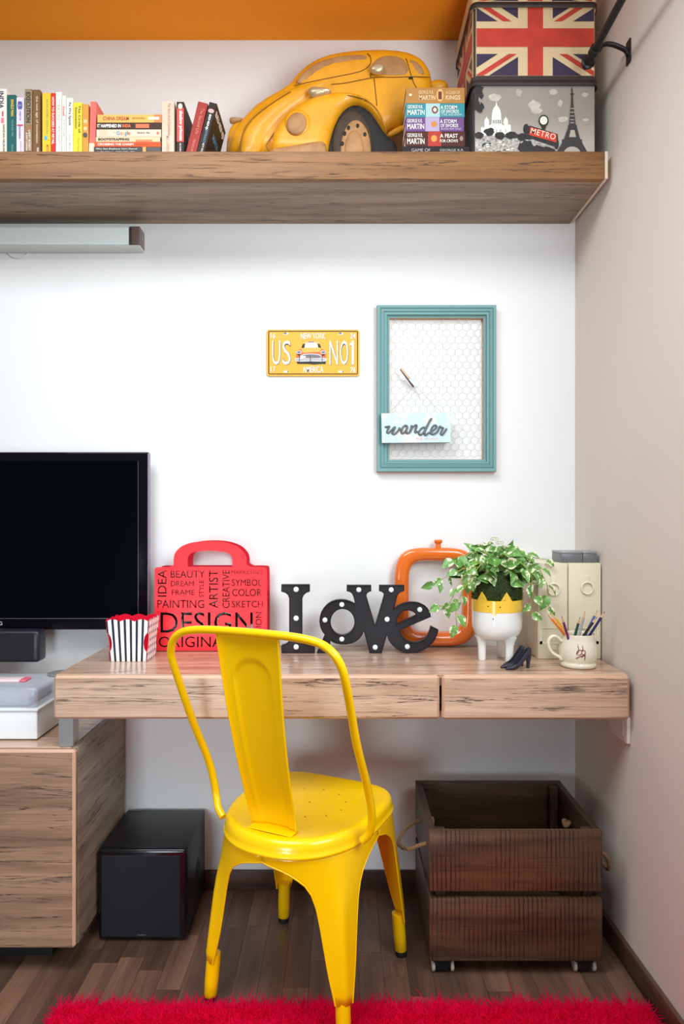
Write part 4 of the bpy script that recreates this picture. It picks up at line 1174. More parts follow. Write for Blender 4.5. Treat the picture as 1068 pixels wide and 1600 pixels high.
T = [([(356, 400), (660, 400), (656, 428), (620, 426), (540, 432), (470, 426), (390, 426), (360, 424)], 3),
     ([(350, 300), (362, 282), (400, 268), (430, 255), (590, 255), (620, 268), (650, 282), (662, 300), (662, 366), (350, 366)], 0),
     ([(400, 270), (420, 215), (440, 202), (570, 202), (592, 215), (612, 262), (604, 285), (540, 300), (420, 305)], 1),
     ([(404, 260), (418, 218), (442, 210), (436, 258)], 3), ([(612, 258), (596, 218), (572, 210), (582, 255)], 3),
     ([(436, 256), (450, 210), (562, 210), (580, 254)], 4), ([(430, 204), (440, 199), (572, 199), (584, 206)], 2),
     ([(480, 188), (505, 188), (505, 199), (480, 199)], 5), ([(512, 188), (535, 188), (535, 199), (512, 199)], 5),
     ([(425, 280), (500, 262), (585, 275), (600, 300), (520, 300), (430, 312)], 1),
     (ell(379, 302, 29, 18, 16), 2), (ell(379, 302, 20, 11, 14), 5), (ell(632, 302, 29, 18, 16), 2), (ell(632, 302, 20, 11, 14), 5),
     (ell(379, 328, 17, 8, 12), 3), (ell(632, 330, 17, 8, 12), 3),
     ([(388, 362), (398, 336), (430, 322), (500, 316), (580, 322), (612, 336), (620, 362)], 2),
     ([(398, 360), (406, 342), (436, 330), (500, 324), (574, 330), (604, 342), (610, 360)], 5),
     ([(335, 366), (380, 362), (510, 368), (630, 362), (667, 366), (664, 396), (620, 402), (510, 398), (390, 402), (340, 396)], 2),
     ([(345, 378), (655, 378), (652, 384), (348, 384)], 5), ([(402, 342), (450, 342), (450, 360), (402, 360)], 4),
     ([(380, 330), (386, 330), (386, 402), (380, 402)], 3), ([(495, 340), (501, 340), (501, 402), (495, 402)], 3), ([(618, 330), (624, 330), (624, 402), (618, 402)], 3)]
prints(npl, 'taxi_print', [(Z4(p), m_) for p, m_ in T], NY, tx, step=.00006)

# teal frame with chicken wire
fr = thing('wire_frame', (at(681, 0, -.02).x, -.02, at(0, 606, -.02).z), 'teal wooden frame strung with chicken wire on the white wall', 'frame')
teal = bpy.data.materials.new('teal_paint')
nt, N, L, b = nodes(teal)
g = N.new('ShaderNodeNewGeometry'); n = N.new('ShaderNodeTexNoise'); n.inputs['Scale'].default_value = 55; n.inputs['Detail'].default_value = 6; L.new(g.outputs['Position'], n.inputs['Vector'])
r = N.new('ShaderNodeMapRange'); r.inputs[1].default_value = .66; r.inputs[2].default_value = .72; L.new(n.outputs['Fac'], r.inputs[0])
L.new(mixc(N, L, r.outputs[0], lin((112, 158, 158)), lin((170, 140, 116))), b.inputs['Base Color']); b.inputs['Roughness'].default_value = .55
fside_m = mk('frame_side_brown', (186, 146, 116), .7, vary=.12)  # plain brown for the outer and inner sides of the moulding
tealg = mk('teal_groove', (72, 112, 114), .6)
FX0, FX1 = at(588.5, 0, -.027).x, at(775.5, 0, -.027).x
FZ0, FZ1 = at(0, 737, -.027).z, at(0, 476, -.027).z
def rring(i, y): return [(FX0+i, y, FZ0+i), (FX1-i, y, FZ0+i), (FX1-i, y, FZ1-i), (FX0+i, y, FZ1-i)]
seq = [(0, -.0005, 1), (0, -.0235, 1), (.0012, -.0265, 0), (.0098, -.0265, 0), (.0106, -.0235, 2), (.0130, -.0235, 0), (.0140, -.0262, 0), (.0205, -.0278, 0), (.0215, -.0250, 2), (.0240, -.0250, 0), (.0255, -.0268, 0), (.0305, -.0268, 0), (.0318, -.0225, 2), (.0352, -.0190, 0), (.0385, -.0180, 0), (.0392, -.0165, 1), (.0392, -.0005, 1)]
mats_ = [s_[2] for s_ in seq]
mb = MB()
names4 = ('bottom', 'right', 'top', 'left')
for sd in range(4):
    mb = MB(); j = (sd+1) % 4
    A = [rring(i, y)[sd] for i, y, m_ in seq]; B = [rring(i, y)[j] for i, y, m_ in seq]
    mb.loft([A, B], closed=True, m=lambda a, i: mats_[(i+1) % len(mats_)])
    mb.build('moulding', [teal, fside_m, tealg], fr, smooth=False)
wire_m = mk('wire_zinc', (196, 200, 198), .5, metal=.2)
ix0, ix1, iz0, iz1 = FX0+.039, FX1-.039, FZ0+.039, FZ1-.039
mb = MB(); hw_ = .0123; hs = hw_/math.sqrt(3)*2*.92
rowh = hs*1.5
ri = random.Random(6)
jit = {}
def jn(x_, z_):
    k = (round(x_/.002), round(z_/.002))
    if k not in jit: jit[k] = Vector((x_+ri.uniform(-.0012, .0012), -.013+ri.uniform(-.001, .001), z_+ri.uniform(-.0012, .0012)))
    return jit[k]
seen = set()
row = 0; z = iz0-.02
while z < iz1+.03:
    x = ix0-.03+(hw_ if row % 2 else 0)
    while x < ix1+.03:
        V6 = [(x, z+hs), (x+hw_, z+hs/2), (x+hw_, z-hs/2), (x, z-hs)]
        for k in range(3):
            p, q = jn(*V6[k]), jn(*V6[k+1])
            if all(ix0 < c_.x < ix1 and iz0 < c_.z < iz1 for c_ in (p, q)):
                mb.tube([p, q], .00055 if k != 1 else .0007, 4)
        x += 2*hw_
    z += rowh; row += 1
o = mb.build('wire_mesh', wire_m, fr, recalc=False, ang=80); o['kind'] = 'stuff'

# wander sign, its peg and strings
WY = -.046
Z8 = zoomed(580, 560, 7.63)
ws = thing('wooden_sign', (at(650, 0, WY).x, WY, at(0, 690, WY).z), 'small pale blue map sign reading wander, hung on the teal frame', 'sign')
mapm = bpy.data.materials.new('map_print')
nt, N, L, b = nodes(mapm)
g = N.new('ShaderNodeNewGeometry'); n = N.new('ShaderNodeTexNoise'); n.inputs['Scale'].default_value = 24; n.inputs['Detail'].default_value = 7; n.inputs['Distortion'].default_value = .4; L.new(g.outputs['Position'], n.inputs['Vector'])
n2 = N.new('ShaderNodeTexNoise'); n2.inputs['Scale'].default_value = 90; L.new(g.outputs['Position'], n2.inputs['Vector'])
r = N.new('ShaderNodeMapRange'); r.inputs[1].default_value = .52; r.inputs[2].default_value = .58; L.new(n.outputs['Fac'], r.inputs[0])
sea = mixc(N, L, n2.outputs['Fac'], lin((186, 220, 232)), lin((214, 234, 238)))
L.new(mixc(N, L, r.outputs[0], sea, lin((226, 226, 222))), b.inputs['Base Color']); b.inputs['Roughness'].default_value = .6
c4 = [at(u, v, WY) for u, v in Z8([(117, 655), (946, 648), (942, 1000), (124, 1008)])]
MB().prism(c4, (0, .013, 0), 0, 1).build('board', [mapm, mk('sign_edge', (50, 48, 48), .6)], ws, smooth=False)
sm = mk('sign_letter_grey', (104, 108, 106), .5); smd = mk('sign_letter_edge', (46, 48, 48), .5)
strokes = [[(160, 818), (190, 815), (215, 812), (195, 850), (185, 880), (210, 885), (245, 850), (270, 820)], [(285, 812), (265, 860), (250, 895), (280, 900), (320, 860), (335, 825)],
           [(335, 825), (345, 850), (375, 850)], [(430, 810), (400, 800), (370, 830), (355, 875), (375, 893), (410, 860), (430, 815), (415, 870), (425, 892), (460, 880)],
           [(480, 795), (470, 840), (455, 885)], [(455, 885), (485, 830), (525, 795), (540, 805), (525, 850), (520, 880), (550, 870)],
           [(650, 825), (610, 825), (575, 860), (565, 895), (590, 910), (630, 870), (665, 800), (705, 735), (718, 720), (700, 735), (660, 820), (635, 880), (640, 915), (670, 900)],
           [(670, 895), (720, 870), (765, 835), (775, 805), (745, 800), (715, 840), (705, 885), (730, 905), (775, 885), (800, 850)],
           [(800, 850), (815, 810), (835, 825), (855, 830), (835, 870), (825, 900), (845, 910), (870, 880), (898, 835)]]
for rad, yy, mt, nm in ((.0029, WY-.0022, smd, 'letter_edge'), (.0022, WY-.0036, sm, 'letter')):
    mb = MB()
    for s_ in strokes:
        mb.tube(spline([at(u, v, yy) for u, v in Z8(s_)], 5), rad, 8, flat=((0, 1, 0), .8))
    mb.build(nm, mt, ws, ang=80)
(a0, b0), (a1, b1) = Z8([(528, 945), (795, 972)])
textpx(ws, 'THE WORLD', a0, b0, a1, b1, WY-.0006, mk('print_pink', (226, 176, 178), .6), bold=.02)
cp = thing('clothes_peg', at(638, 592, -.03), 'small wooden clothes peg clipped to the chicken wire', 'peg')
peg_w = mk('peg_wood', (214, 190, 164), .7); peg_p = mk('peg_pale_blue', (206, 226, 232), .6)
def bar(mb, p, q, wd, th_):
    p, q = Vector(p), Vector(q); d = (q-p).normalized(); s_ = Vector((0, 1, 0)); n_ = d.cross(s_).normalized()
    return mb.loft([[p+n_*wd+s_*th_, p-n_*wd+s_*th_, p-n_*wd-s_*th_, p+n_*wd-s_*th_], [q+n_*wd+s_*th_, q-n_*wd+s_*th_, q-n_*wd-s_*th_, q+n_*wd-s_*th_]])
a_, b_ = Z8([(352, 118), (528, 338)])
bar(MB(), at(a_[0], a_[1], -.045), at(b_[0], b_[1], -.0225), .003, .0028).build('jaw', peg_w, cp)
a_, b_ = Z8([(345, 128), (500, 342)])
bar(MB(), at(a_[0], a_[1], -.036), at(b_[0], b_[1], -.0185), .0022, .0024).build('jaw', mk('peg_dark_wood', (132, 92, 74), .7), cp)
a_, b_ = Z8([(448, 240), (530, 336)])
bar(MB(), at(a_[0], a_[1], -.0345), at(b_[0], b_[1], -.0258), .0031, .0008).build('painted_face', peg_p, cp)
a_ = Z8([(440, 245)])[0]
MB().tube([at(a_[0], a_[1], -.032)+Vector((.0035*math.cos(t), .005*math.sin(t), .003*math.cos(t))) for t in [2*math.pi*k/14 for k in range(14)]], .0006, 5, loop=True).build('spring', chrome_m, cp)
str_m = mk('string', (206, 190, 166), .8)
p0, p1 = [at(u, v, -.0205) for u, v in Z8([(530, 332), (500, 345)])]
e1, e0 = [at(u, v, WY+.006) for u, v in Z8([(828, 646), (212, 650)])]
tg = thing('string', p0, 'thin twine holding the pale blue sign to the peg', 'string')
MB().tube([p0, (p0+e1)/2, e1], .0008, 5).build('strand', str_m, tg)
MB().tube([p1, (p1+e0)/2, e0], .0008, 5).build('strand', str_m, tg)

# socket plate on the right wall under the desk
so = thing('socket_plate', (wx(-.31), -.31, .62), 'white socket plate on the right wall under the desk', 'socket')
def wpl(mb, y0, y1, z0, z1, d0, d1):
    return mb.prism([(wx(y0)-d0, y0, z0), (wx(y1)-d0, y1, z0), (wx(y1)-d0, y1, z1), (wx(y0)-d0, y0, z1)], (-(d1-d0), 0, 0))
wpl(MB(), -.385, -.27, .578, .645, .0005, .010).build('plate', mk('socket_white', (236, 230, 224), .4), so, bevel=(.002, 2))
wpl(MB(), -.365, -.29, .592, .634, .0101, .012).build('insert', mk('socket_white', (236, 230, 224), .4), so, bevel=(.001, 1))

# curtain rod on the right wall
rod_y0 = -.30
rc = at(928, 79, -.376)
rdz = rc.z
cr2 = thing('curtain_rod', (rc.x, -.376, rdz), 'black iron curtain rod with pointed tip on the right wall above the shelf', 'rod')
rod_m = mk('black_iron', (26, 25, 27), .4, metal=.3)
MB().tube([(rc.x, -.315, rdz), (rc.x, -1.2, rdz), (rc.x, -2.3, rdz)], .0095, 16).build('rod', rod_m, cr2, ang=50)
def ylathe(prof_, x, z, nm, n=20):
    mb = MB(); mb.loft([[Vector((x+r_*math.cos(2*math.pi*k/n), y, z+r_*math.sin(2*math.pi*k/n))) for k in range(n)] for y, r_ in prof_]); return mb.build(nm, rod_m, cr2, ang=40)
ylathe([(-.300, .0003), (-.312, .008), (-.328, .017), (-.334, .018), (-.337, .0135), (-.347, .0125), (-.350, .0095)][::-1], rc.x, rdz, 'finial')
ylathe([(-.366, .0098), (-.367, .0135), (-.385, .0135), (-.386, .0098)], rc.x, rdz, 'collar')
bxw = wx(-.376)
MB().tube(spline([(rc.x+.012, -.376, rdz), (rc.x+.022, -.376, rdz+.014), (rc.x+.045, -.376, rdz+.016), (bxw-.012, -.376, rdz+.002), (bxw-.003, -.376, rdz-.012)], 6), [.0055]*25, 10, flat=((0, 1, 0), 1.3)).build('bracket_arm', rod_m, cr2, ang=60)
MB().box(bxw-.0045, bxw-.0006, -.388, -.364, rdz-.034, rdz+.026).build('bracket_plate', rod_m, cr2, bevel=(.0015, 2))

# ------------------------------------------------------------------ storage tins on the shelf
def rbox(x0, x1, y0, y1, r, z, n=6):
    return [(p[0], p[1], z) for p in rrect(x0, y0, x1, y1, r, n)]
TX0, TX1, TY0, TY1 = .3575, .694, -.268, -.014
rim_m = mk('tin_rim', (52, 44, 42), .55, metal=.2)
def flag(parent, o, ex, ey, wd, ht, nrm, name='flag_print'):
    o = Vector(o); ex = Vector(ex); ey = Vector(ey); nrm = Vector(nrm)
    cream, blue, red = mk('flag_cream', (218, 192, 150), .5, vary=.14, scale=22), mk('flag_blue', (56, 46, 72), .5, vary=.2, scale=60), mk('flag_red', (196, 60, 42), .5, vary=.15, scale=30)
    cx_, cy_ = wd/2, ht/2
    ax, ay, bxr, byr = .070/.336*wd/1., .052/.22*ht, .036/.336*wd, .0265/.22*ht
    ax, bxr = .148*wd, .065*wd
    ay, byr = .215*ht, .122*ht
    P_ = [([(0, 0), (wd, 0), (wd, ht), (0, ht)], 0)]
    for sx_ in (1, -1):
        for sy_ in (1, -1):
            def q(x, y): return (cx_+sx_*x, cy_+sy_*y)
            W2, H2 = wd/2, ht/2
            k = H2/W2
            dw_ = .105*wd                      # half height offset of the white diagonal
            dwz = dw_*k*1.0
            P_.append(([q(ax, H2), q(ax, ax*k+dwz), q(W2-dw_*1., H2)], 1))
            P_.append(([q(W2, ay), q(W2, H2-dwz), q((ay+dwz)/k, ay)], 1))
            s_ = 1 if sx_*sy_ > 0 else -1
            o1, o2 = (.058*wd*k, -.012*wd*k) if s_ > 0 else (.012*wd*k, -.058*wd*k)
            P_.append(([q((ay-o1)/k if (ay-o1)/k > ax else ax, max(ay, ax*k+o1)), q(min(W2, (H2-o1)/k), min(H2, W2*k+o1)), q(W2, min(H2, W2*k)) , q(min(W2, (H2-o2)/k), min(H2, W2*k+o2)), q((ay-o2)/k, ay)], 2))
    P_.append(([(cx_-bxr, 0), (cx_+bxr, 0), (cx_+bxr, ht), (cx_-bxr, ht)], 2))
    P_.append(([(0, cy_-byr), (wd, cy_-byr), (wd, cy_+byr), (0, cy_+byr)], 2))
    mb = MB()
    for k, (pl, m_) in enumerate(P_):
        off = nrm*(.0003+.00008*k)
        mb.add([o+ex*p[0]+ey*p[1]+off for p in pl], [list(range(len(pl)))], m_)
    return mb.build(name, [cream, blue, red], parent, smooth=False, recalc=False)
def tin(name, z0, z1, zl, label, bodym, lidm):
    t = thing(name, ((TX0+TX1)/2, -.14, z0), label, 'tin')
    MB().loft([rbox(TX0, TX1, TY0, TY1, .014, z0+.0004), rbox(TX0, TX1, TY0, TY1, .014, z1)]).build('body', bodym, t, ang=50)
    l0 = .004
    ld = MB().loft([rbox(TX0-l0, TX1+l0, TY0-l0, TY1+l0, .018, z1-.022), rbox(TX0-l0, TX1+l0, TY0-l0, TY1+l0, .018, zl), rbox(TX0+.004, TX1-.004, TY0+.004, TY1-.004, .014, zl+.002)]).build('lid', lidm, t, ang=50)
    MB().loft([rbox(TX0-l0-.0018, TX1+l0+.0018, TY0-l0-.0018, TY1+l0+.0018, .0195, z1-.0245), rbox(TX0-l0-.0018, TX1+l0+.0018, TY0-l0-.0018, TY1+l0+.0018, .0195, z1-.010)], cap0=False, cap1=False).build('lid_rim', rim_m, ld, ang=50, solid=.0012)
    return t
tan_m = mk('flag_cream', (218, 192, 150), .5)
lidk = mk('tin_lid_dark', (58, 48, 46), .5, metal=.1)
dark_side = mk('paris_side', (74, 70, 68), .5, vary=.6, scale=26)
PZ1 = 2.3600
pa = tin('storage_tin', SZ1, PZ1, 2.3625, 'grey city-picture storage tin with a red metro sign, under the union flag tin', dark_side, lidk)
un = tin('storage_tin', 2.3650, 2.573, 2.612, 'union flag storage tin stacked on the grey city tin', tan_m, tan_m)
flag(un, (TX0+.010, TY0, 2.3655), (1, 0, 0), (0, 0, 1), TX1-TX0-.016, .207, (0, -1, 0))
flag(un, (TX0, TY1-.012, 2.3655), (0, -1, 0), (0, 0, 1), TY1-TY0-.026, .207, (-1, 0, 0))
flag(un, (TX0+.012, TY0-.004, 2.566), (1, 0, 0), (0, 0, 1), TX1-TX0-.024, .045, (0, -1, 0), 'lid_print')
MB().box(TX0-.0012, TX0+.0125, TY0-.0012, TY0+.001, 2.3655, 2.55).build('corner_seam', mk('seam_brown', (58, 44, 38), .5), un) if False else None
MB().tube([(TX0+.0055, TY0+.0035, 2.366), (TX0+.0055, TY0+.0035, 2.45), (TX0+.0055, TY0+.0035, 2.549)], .0034, 8).build('corner_seam', mk('seam_brown', (58, 44, 38), .5), un)
# printed city view
Z5 = zoomed(700, 0, 4.272)
pm_ = [mk('sky_grey', (152, 144, 136), .45, vary=.06, scale=8), mk('cloud_grey', (196, 188, 176), .5, vary=.2, scale=60), mk('church_white', (236, 232, 222), .5, vary=.1, scale=150), mk('trees_black', (44, 42, 42), .5, vary=.5, scale=160), mk('metro_red', (214, 62, 38), .45), mk('lamp_white', (226, 222, 214), .4), mk('tower_grey', (58, 56, 56), .5, vary=.3, scale=200), mk('town_grey', (176, 172, 164), .5, vary=.7, scale=170), mk('sky_pale', (176, 168, 158), .5)]+[mk('sky_band_%d' % k, (152+4*k, 144+4*k, 136+4*k), .45) for k in range(8)]
rc_ = random.Random(9)
def blob(cx_, cy_, rx, ry, n=18, j=.22): return [(cx_+rx*math.cos(2*math.pi*k/n)*(1+rc_.uniform(-j, j)), cy_+ry*math.sin(2*math.pi*k/n)*(1+rc_.uniform(-j, j))) for k in range(n)]
Q = [([(178, 572), (975, 572), (975, 1080), (178, 1080)], 0), ] + [([(178, 760+26*k), (975, 760+26*k), (975, 1080), (178, 1080)], 9+k) for k in range(8)] + [
     (blob(312, 650, 44, 26), 1), (blob(570, 705, 40, 34), 1), (blob(590, 740, 36, 20), 1), (blob(765, 795, 34, 18), 1), (blob(700, 615, 26, 22), 1), (blob(745, 690, 14, 22), 1), (blob(912, 632, 24, 14), 1), (blob(915, 800, 20, 9), 1), (blob(470, 620, 22, 26), 8)]
def dome(cx_, base, w_, h_): return [(cx_-w_, base)]+[(cx_-w_*math.cos(t), base-h_*.72*math.sin(t)**.8) for t in [math.pi/2*k/6 for k in range(6)]]+[(cx_-w_*.12, base-h_*.78), (cx_, base-h_), (cx_+w_*.12, base-h_*.78)]+[(cx_+w_*math.cos(t), base-h_*.72*math.sin(t)**.8) for t in [math.pi/2*k/6 for k in range(5, -1, -1)]]+[(cx_+w_, base)]
Q += [([(215, 905), (220, 860), (240, 850), (242, 825), (268, 822), (272, 838), (288, 830), (290, 795), (354, 795), (356, 830), (370, 838), (374, 825), (398, 822), (402, 850), (416, 835), (420, 905)], 2),
      (dome(321, 798, 32, 128), 2), (dome(256, 826, 16, 54), 2), (dome(383, 826, 16, 54), 2), (dome(225, 862, 8, 20), 2), (dome(408, 845, 8, 20), 2)]
Q += [([(x_, 800), (x_+5, 800), (x_+5, 824), (x_, 824)], 6) for x_ in (297, 309, 321, 333, 344)]
Q += [([(x_, 862), (x_+6, 862), (x_+6, 884), (x_, 884)], 7) for x_ in (250, 290, 318, 345, 380)]
Q += [([(178, 935), (210, 915), (480, 915), (560, 925), (600, 950), (730, 985), (730, 1080), (178, 1080)], 7)]
for k in range(26):
    x_ = 185+rc_.random()*300; y_ = 938+rc_.random()*110
    Q.append(([(x_, y_), (x_+10+rc_.random()*16, y_), (x_+10+rc_.random()*16, y_+8), (x_, y_+8)], 2 if k % 2 else 3))
for cx_, cy_, rx, ry in ((205, 905, 32, 22), (275, 880, 34, 24), (345, 905, 34, 24), (420, 905, 44, 24), (490, 915, 36, 24), (540, 905, 44, 26), (520, 985, 56, 44), (600, 1010, 60, 40), (660, 1015, 60, 34)):
    Q.append((blob(cx_, cy_, rx, ry), 3))
for cx_, cy_, rx, ry in ((205, 610, 32, 48), (190, 700, 16, 40), (212, 720, 22, 36), (185, 640, 14, 60)):
    Q.append((blob(cx_, cy_, rx, ry, 18, .4), 3))
Q += [(ell(520, 862, 20, 36, 16), 3), (ell(636, 806, 34, 40, 20), 3), ([(618, 838), (654, 838), (644, 870), (628, 870)], 3), (ell(636, 804, 25, 28, 20), 5), ([(520, 850), (545, 838), (730, 895), (735, 985), (700, 975), (525, 915)], 3), (ell(722, 960, 16, 38, 14), 3), ([(546, 848), (722, 896), (720, 950), (540, 900)], 4)]
Q += [([(822, 605), (830, 605), (834, 690), (850, 835), (805, 835), (818, 690)], 6), ([(798, 835), (858, 835), (858, 850), (798, 850)], 6),
      ([(800, 850), (858, 850), (880, 930), (770, 930)], 6), ([(816, 868), (842, 868), (852, 915), (806, 915)], 8), ([(758, 930), (892, 930), (892, 950), (758, 950)], 6),
      ([(760, 950), (892, 950), (928, 1016), (960, 1080), (690, 1080), (722, 1016)], 6), (ell(826, 1030, 58, 52, 20), 8), ([(764, 1080), (768, 1025), (884, 1025), (888, 1080)], 8)]
Q += [([(813, y_), (838, y_), (838+2, y_+8), (811, y_+8)], 0) for y_ in (720, 745, 770, 795, 815)]
Q += [([(821, 585), (827, 585), (829, 606), (819, 606)], 6), ([(815, 622), (838, 622), (838, 632), (815, 632)], 6)]
prints(pa, 'city_print', [(Z5(p), m_) for p, m_ in Q], TY0, pm_, step=.00003)
ma = at(*Z5([(630, 900)])[0], TY0); mr = at(*Z5([(715, 923)])[0], TY0)-at(*Z5([(550, 878)])[0], TY0)
text(pa, 'METRO', (ma.x, TY0-.0048, ma.z), .069, .016, mk('metro_letter', (236, 214, 196), .4), dx=mr, dy=Vector((-mr.z, 0, mr.x)), bold=.01, spacing=1.15)

# ------------------------------------------------------------------ yellow relief car
KY = -.095
car = thing('wall_car', (at(530, 0, KY).x, KY, SZ1), 'large yellow tin relief of an old car leaning on the wall, on the shelf', 'ornament')
ZC = zoomed(330, 60, 2.67)
car_y = mk('car_yellow', (236, 164, 22), .42, coat=.15, vary=.16, scale=14)
car_b = mk('car_bronze', (180, 132, 84), .5, vary=.2, scale=30)
car_d = mk('car_dark', (22, 20, 20), .6)
car_g = mk('car_groove', (132, 82, 16), .6)
def cx(pts, y): return [(q.x, q.z) for q in (at(u, v, y) for u, v in ZC(pts))]
KF = KY-.03
zmin_c = SZ1+.001
def clip(pts): return [(x_, max(z_, zmin_c)) for x_, z_ in pts]
def rel(name, pts, base, h, r, mat, step=.008, sm=1, parent=None, back=.004):
    pts = chaikin(pts, sm) if sm else pts
    return relief(name, clip(cx(pts, base)), base, h, r, mat, parent or car, step, back)
rel('rear_fender', ell(945, 205, 42, 28, 20), KY, .02, .02, car_y, .006)
ff = rel('far_fender', [(60, 500), (66, 410), (82, 365), (125, 335), (160, 340), (140, 420), (120, 500)], KY, .018, .03, car_y)
rel('far_headlamp', [(74, 334), (90, 328), (136, 334), (128, 346), (100, 352), (78, 356)], KY-.014, .008, .01, car_b, .004)
rel('body', [(66, 520), (72, 420), (135, 335), (200, 272), (325, 203), (345, 170), (400, 118), (470, 82), (560, 64), (660, 56), (760, 58), (830, 70), (882, 100), (912, 148), (920, 190), (908, 260), (860, 330), (800, 378), (730, 402), (640, 430), (560, 520)], KY-.006, .040, .055, car_y, .010, back=.012)
HB = KY-.034
hood = rel('hood', [(112, 520), (118, 400), (165, 325), (250, 260), (330, 212), (420, 185), (480, 168), (500, 185), (420, 250), (330, 320), (262, 385), (225, 440), (195, 520)], HB, .024, .05, car_y, .009, back=.02)
rel('running_board', [(726, 398), (800, 358), (812, 372), (805, 388), (735, 420)], HB+.01, .008, .008, car_y, .005)
wb = KY-.05
rel('wheel_arch', [(478, 520), (490, 430), (520, 338), (556, 288), (602, 270), (655, 292), (692, 345), (722, 396), (770, 440), (780, 520)], KY-.0475, .0012, .004, car_d, .012, sm=0)
rel('tyre', ell(588, 452, 84, 148, 40), KY-.050, .012, .02, mk('tyre_rubber', (70, 56, 44), .7, vary=.25, scale=40), .008, sm=0)
hub = rel('wheel_disc', ell(602, 474, 64, 132, 40), KY-.0625, .007, .010, car_b, .007, sm=0)
rel('hub_cap', ell(596, 470, 40, 86, 30), KY-.070, .006, .012, car_b, .006, sm=0, parent=hub)
for u, v in ((572, 372), (556, 396), (546, 438), (610, 364), (640, 400)):
    rel('wheel_slot', ell(u, v, 7, 9, 10), KY-.0702, .0006, .002, car_d, .004, sm=0, parent=hub)
FB = KY-.050
fen = rel('front_fender', [(250, 500), (252, 440), (262, 395), (285, 355), (330, 305), (400, 262), (470, 238), (560, 230), (640, 248), (698, 298), (736, 388), (722, 398), (690, 345), (652, 296), (602, 274), (558, 292), (522, 342), (494, 425), (484, 500)], FB, .030, .032, car_y, .008, back=.03)
rel('headlamp_ring', ell(360, 355, 54, 57, 30, rot=25), FB-.026, .010, .014, car_y, .006, sm=0)
rel('headlamp', ell(356, 356, 42, 48, 26, rot=25), FB-.034, .010, .03, car_b, .006, sm=0)
rel('signal_lamp', [(400, 208), (440, 206), (502, 214), (496, 234), (460, 244), (425, 254), (408, 240)], FB-.018, .016, .014, mk('car_silver', (196, 176, 140), .35, metal=.5), .005)
rel('bumper', [(235, 520), (240, 462), (330, 452), (430, 432), (474, 432), (484, 470), (478, 520)], FB-.030, .012, .014, car_b, .007)
BW = KY-.044
rel('windscreen', [(345, 192), (375, 150), (430, 105), (500, 80), (580, 70), (640, 69), (656, 84), (650, 112), (620, 132), (500, 155), (420, 172)], KY-.0425, .003, .006, car_b, .007)
rel('side_window', [(672, 150), (664, 118), (690, 84), (730, 71), (790, 78), (812, 100), (826, 150), (760, 156)], KY-.0455, .003, .006, car_b, .007)
rel('quarter_window', [(816, 86), (850, 94), (876, 116), (890, 148), (868, 152), (842, 146)], KY-.0425, .003, .006, car_b, .006)
rel('mirror', ell(692, 126, 31, 22, 20, rot=-12), KY-.062, .010, .012, mk('car_silver', (196, 176, 140), .35, metal=.5), .004, sm=0)
gv = MB()
for ln, yy in (([(678, 165), (684, 220), (690, 282)], KY-.0462), ([(500, 192), (560, 186), (640, 170), (690, 162), (760, 162), (850, 160), (912, 162)], KY-.0464), ([(812, 84), (832, 150), (842, 182), (856, 206)], KY-.0462), ([(345, 196), (430, 178), (520, 160), (620, 138), (660, 110), (664, 80), (650, 62)], KY-.046)):
    MB().tube(spline([at(u, v, yy) for u, v in ZC(ln)], 5), .0016, 6).build('panel_line', car_g, car)
MB().tube([at(u, v, KY-.05) for u, v in ZC([(666, 138), (664, 160)])], .002, 6).build('mirror_arm', car_g, car)
gv = MB()
for ln, yy in (([(120, 500), (126, 410), (168, 338), (250, 272), (330, 222)], HB-.020), ([(240, 470), (232, 440), (290, 360), (360, 290), (410, 255)], HB-.016), ([(560, 236), (640, 255), (694, 304), (728, 392)], FB-.024)):
    MB().tube(spline([at(u, v, yy) for u, v in ZC(ln)], 5), .0014, 6).build('trim_line', car_g, car)
hnd = at(*ZC([(832, 165)])[0], KY-.049)
MB().box(hnd.x-.006, hnd.x+.006, KY-.052, KY-.046, hnd.z-.002, hnd.z+.002).build('door_handle', car_d, car, bevel=(.001, 1))

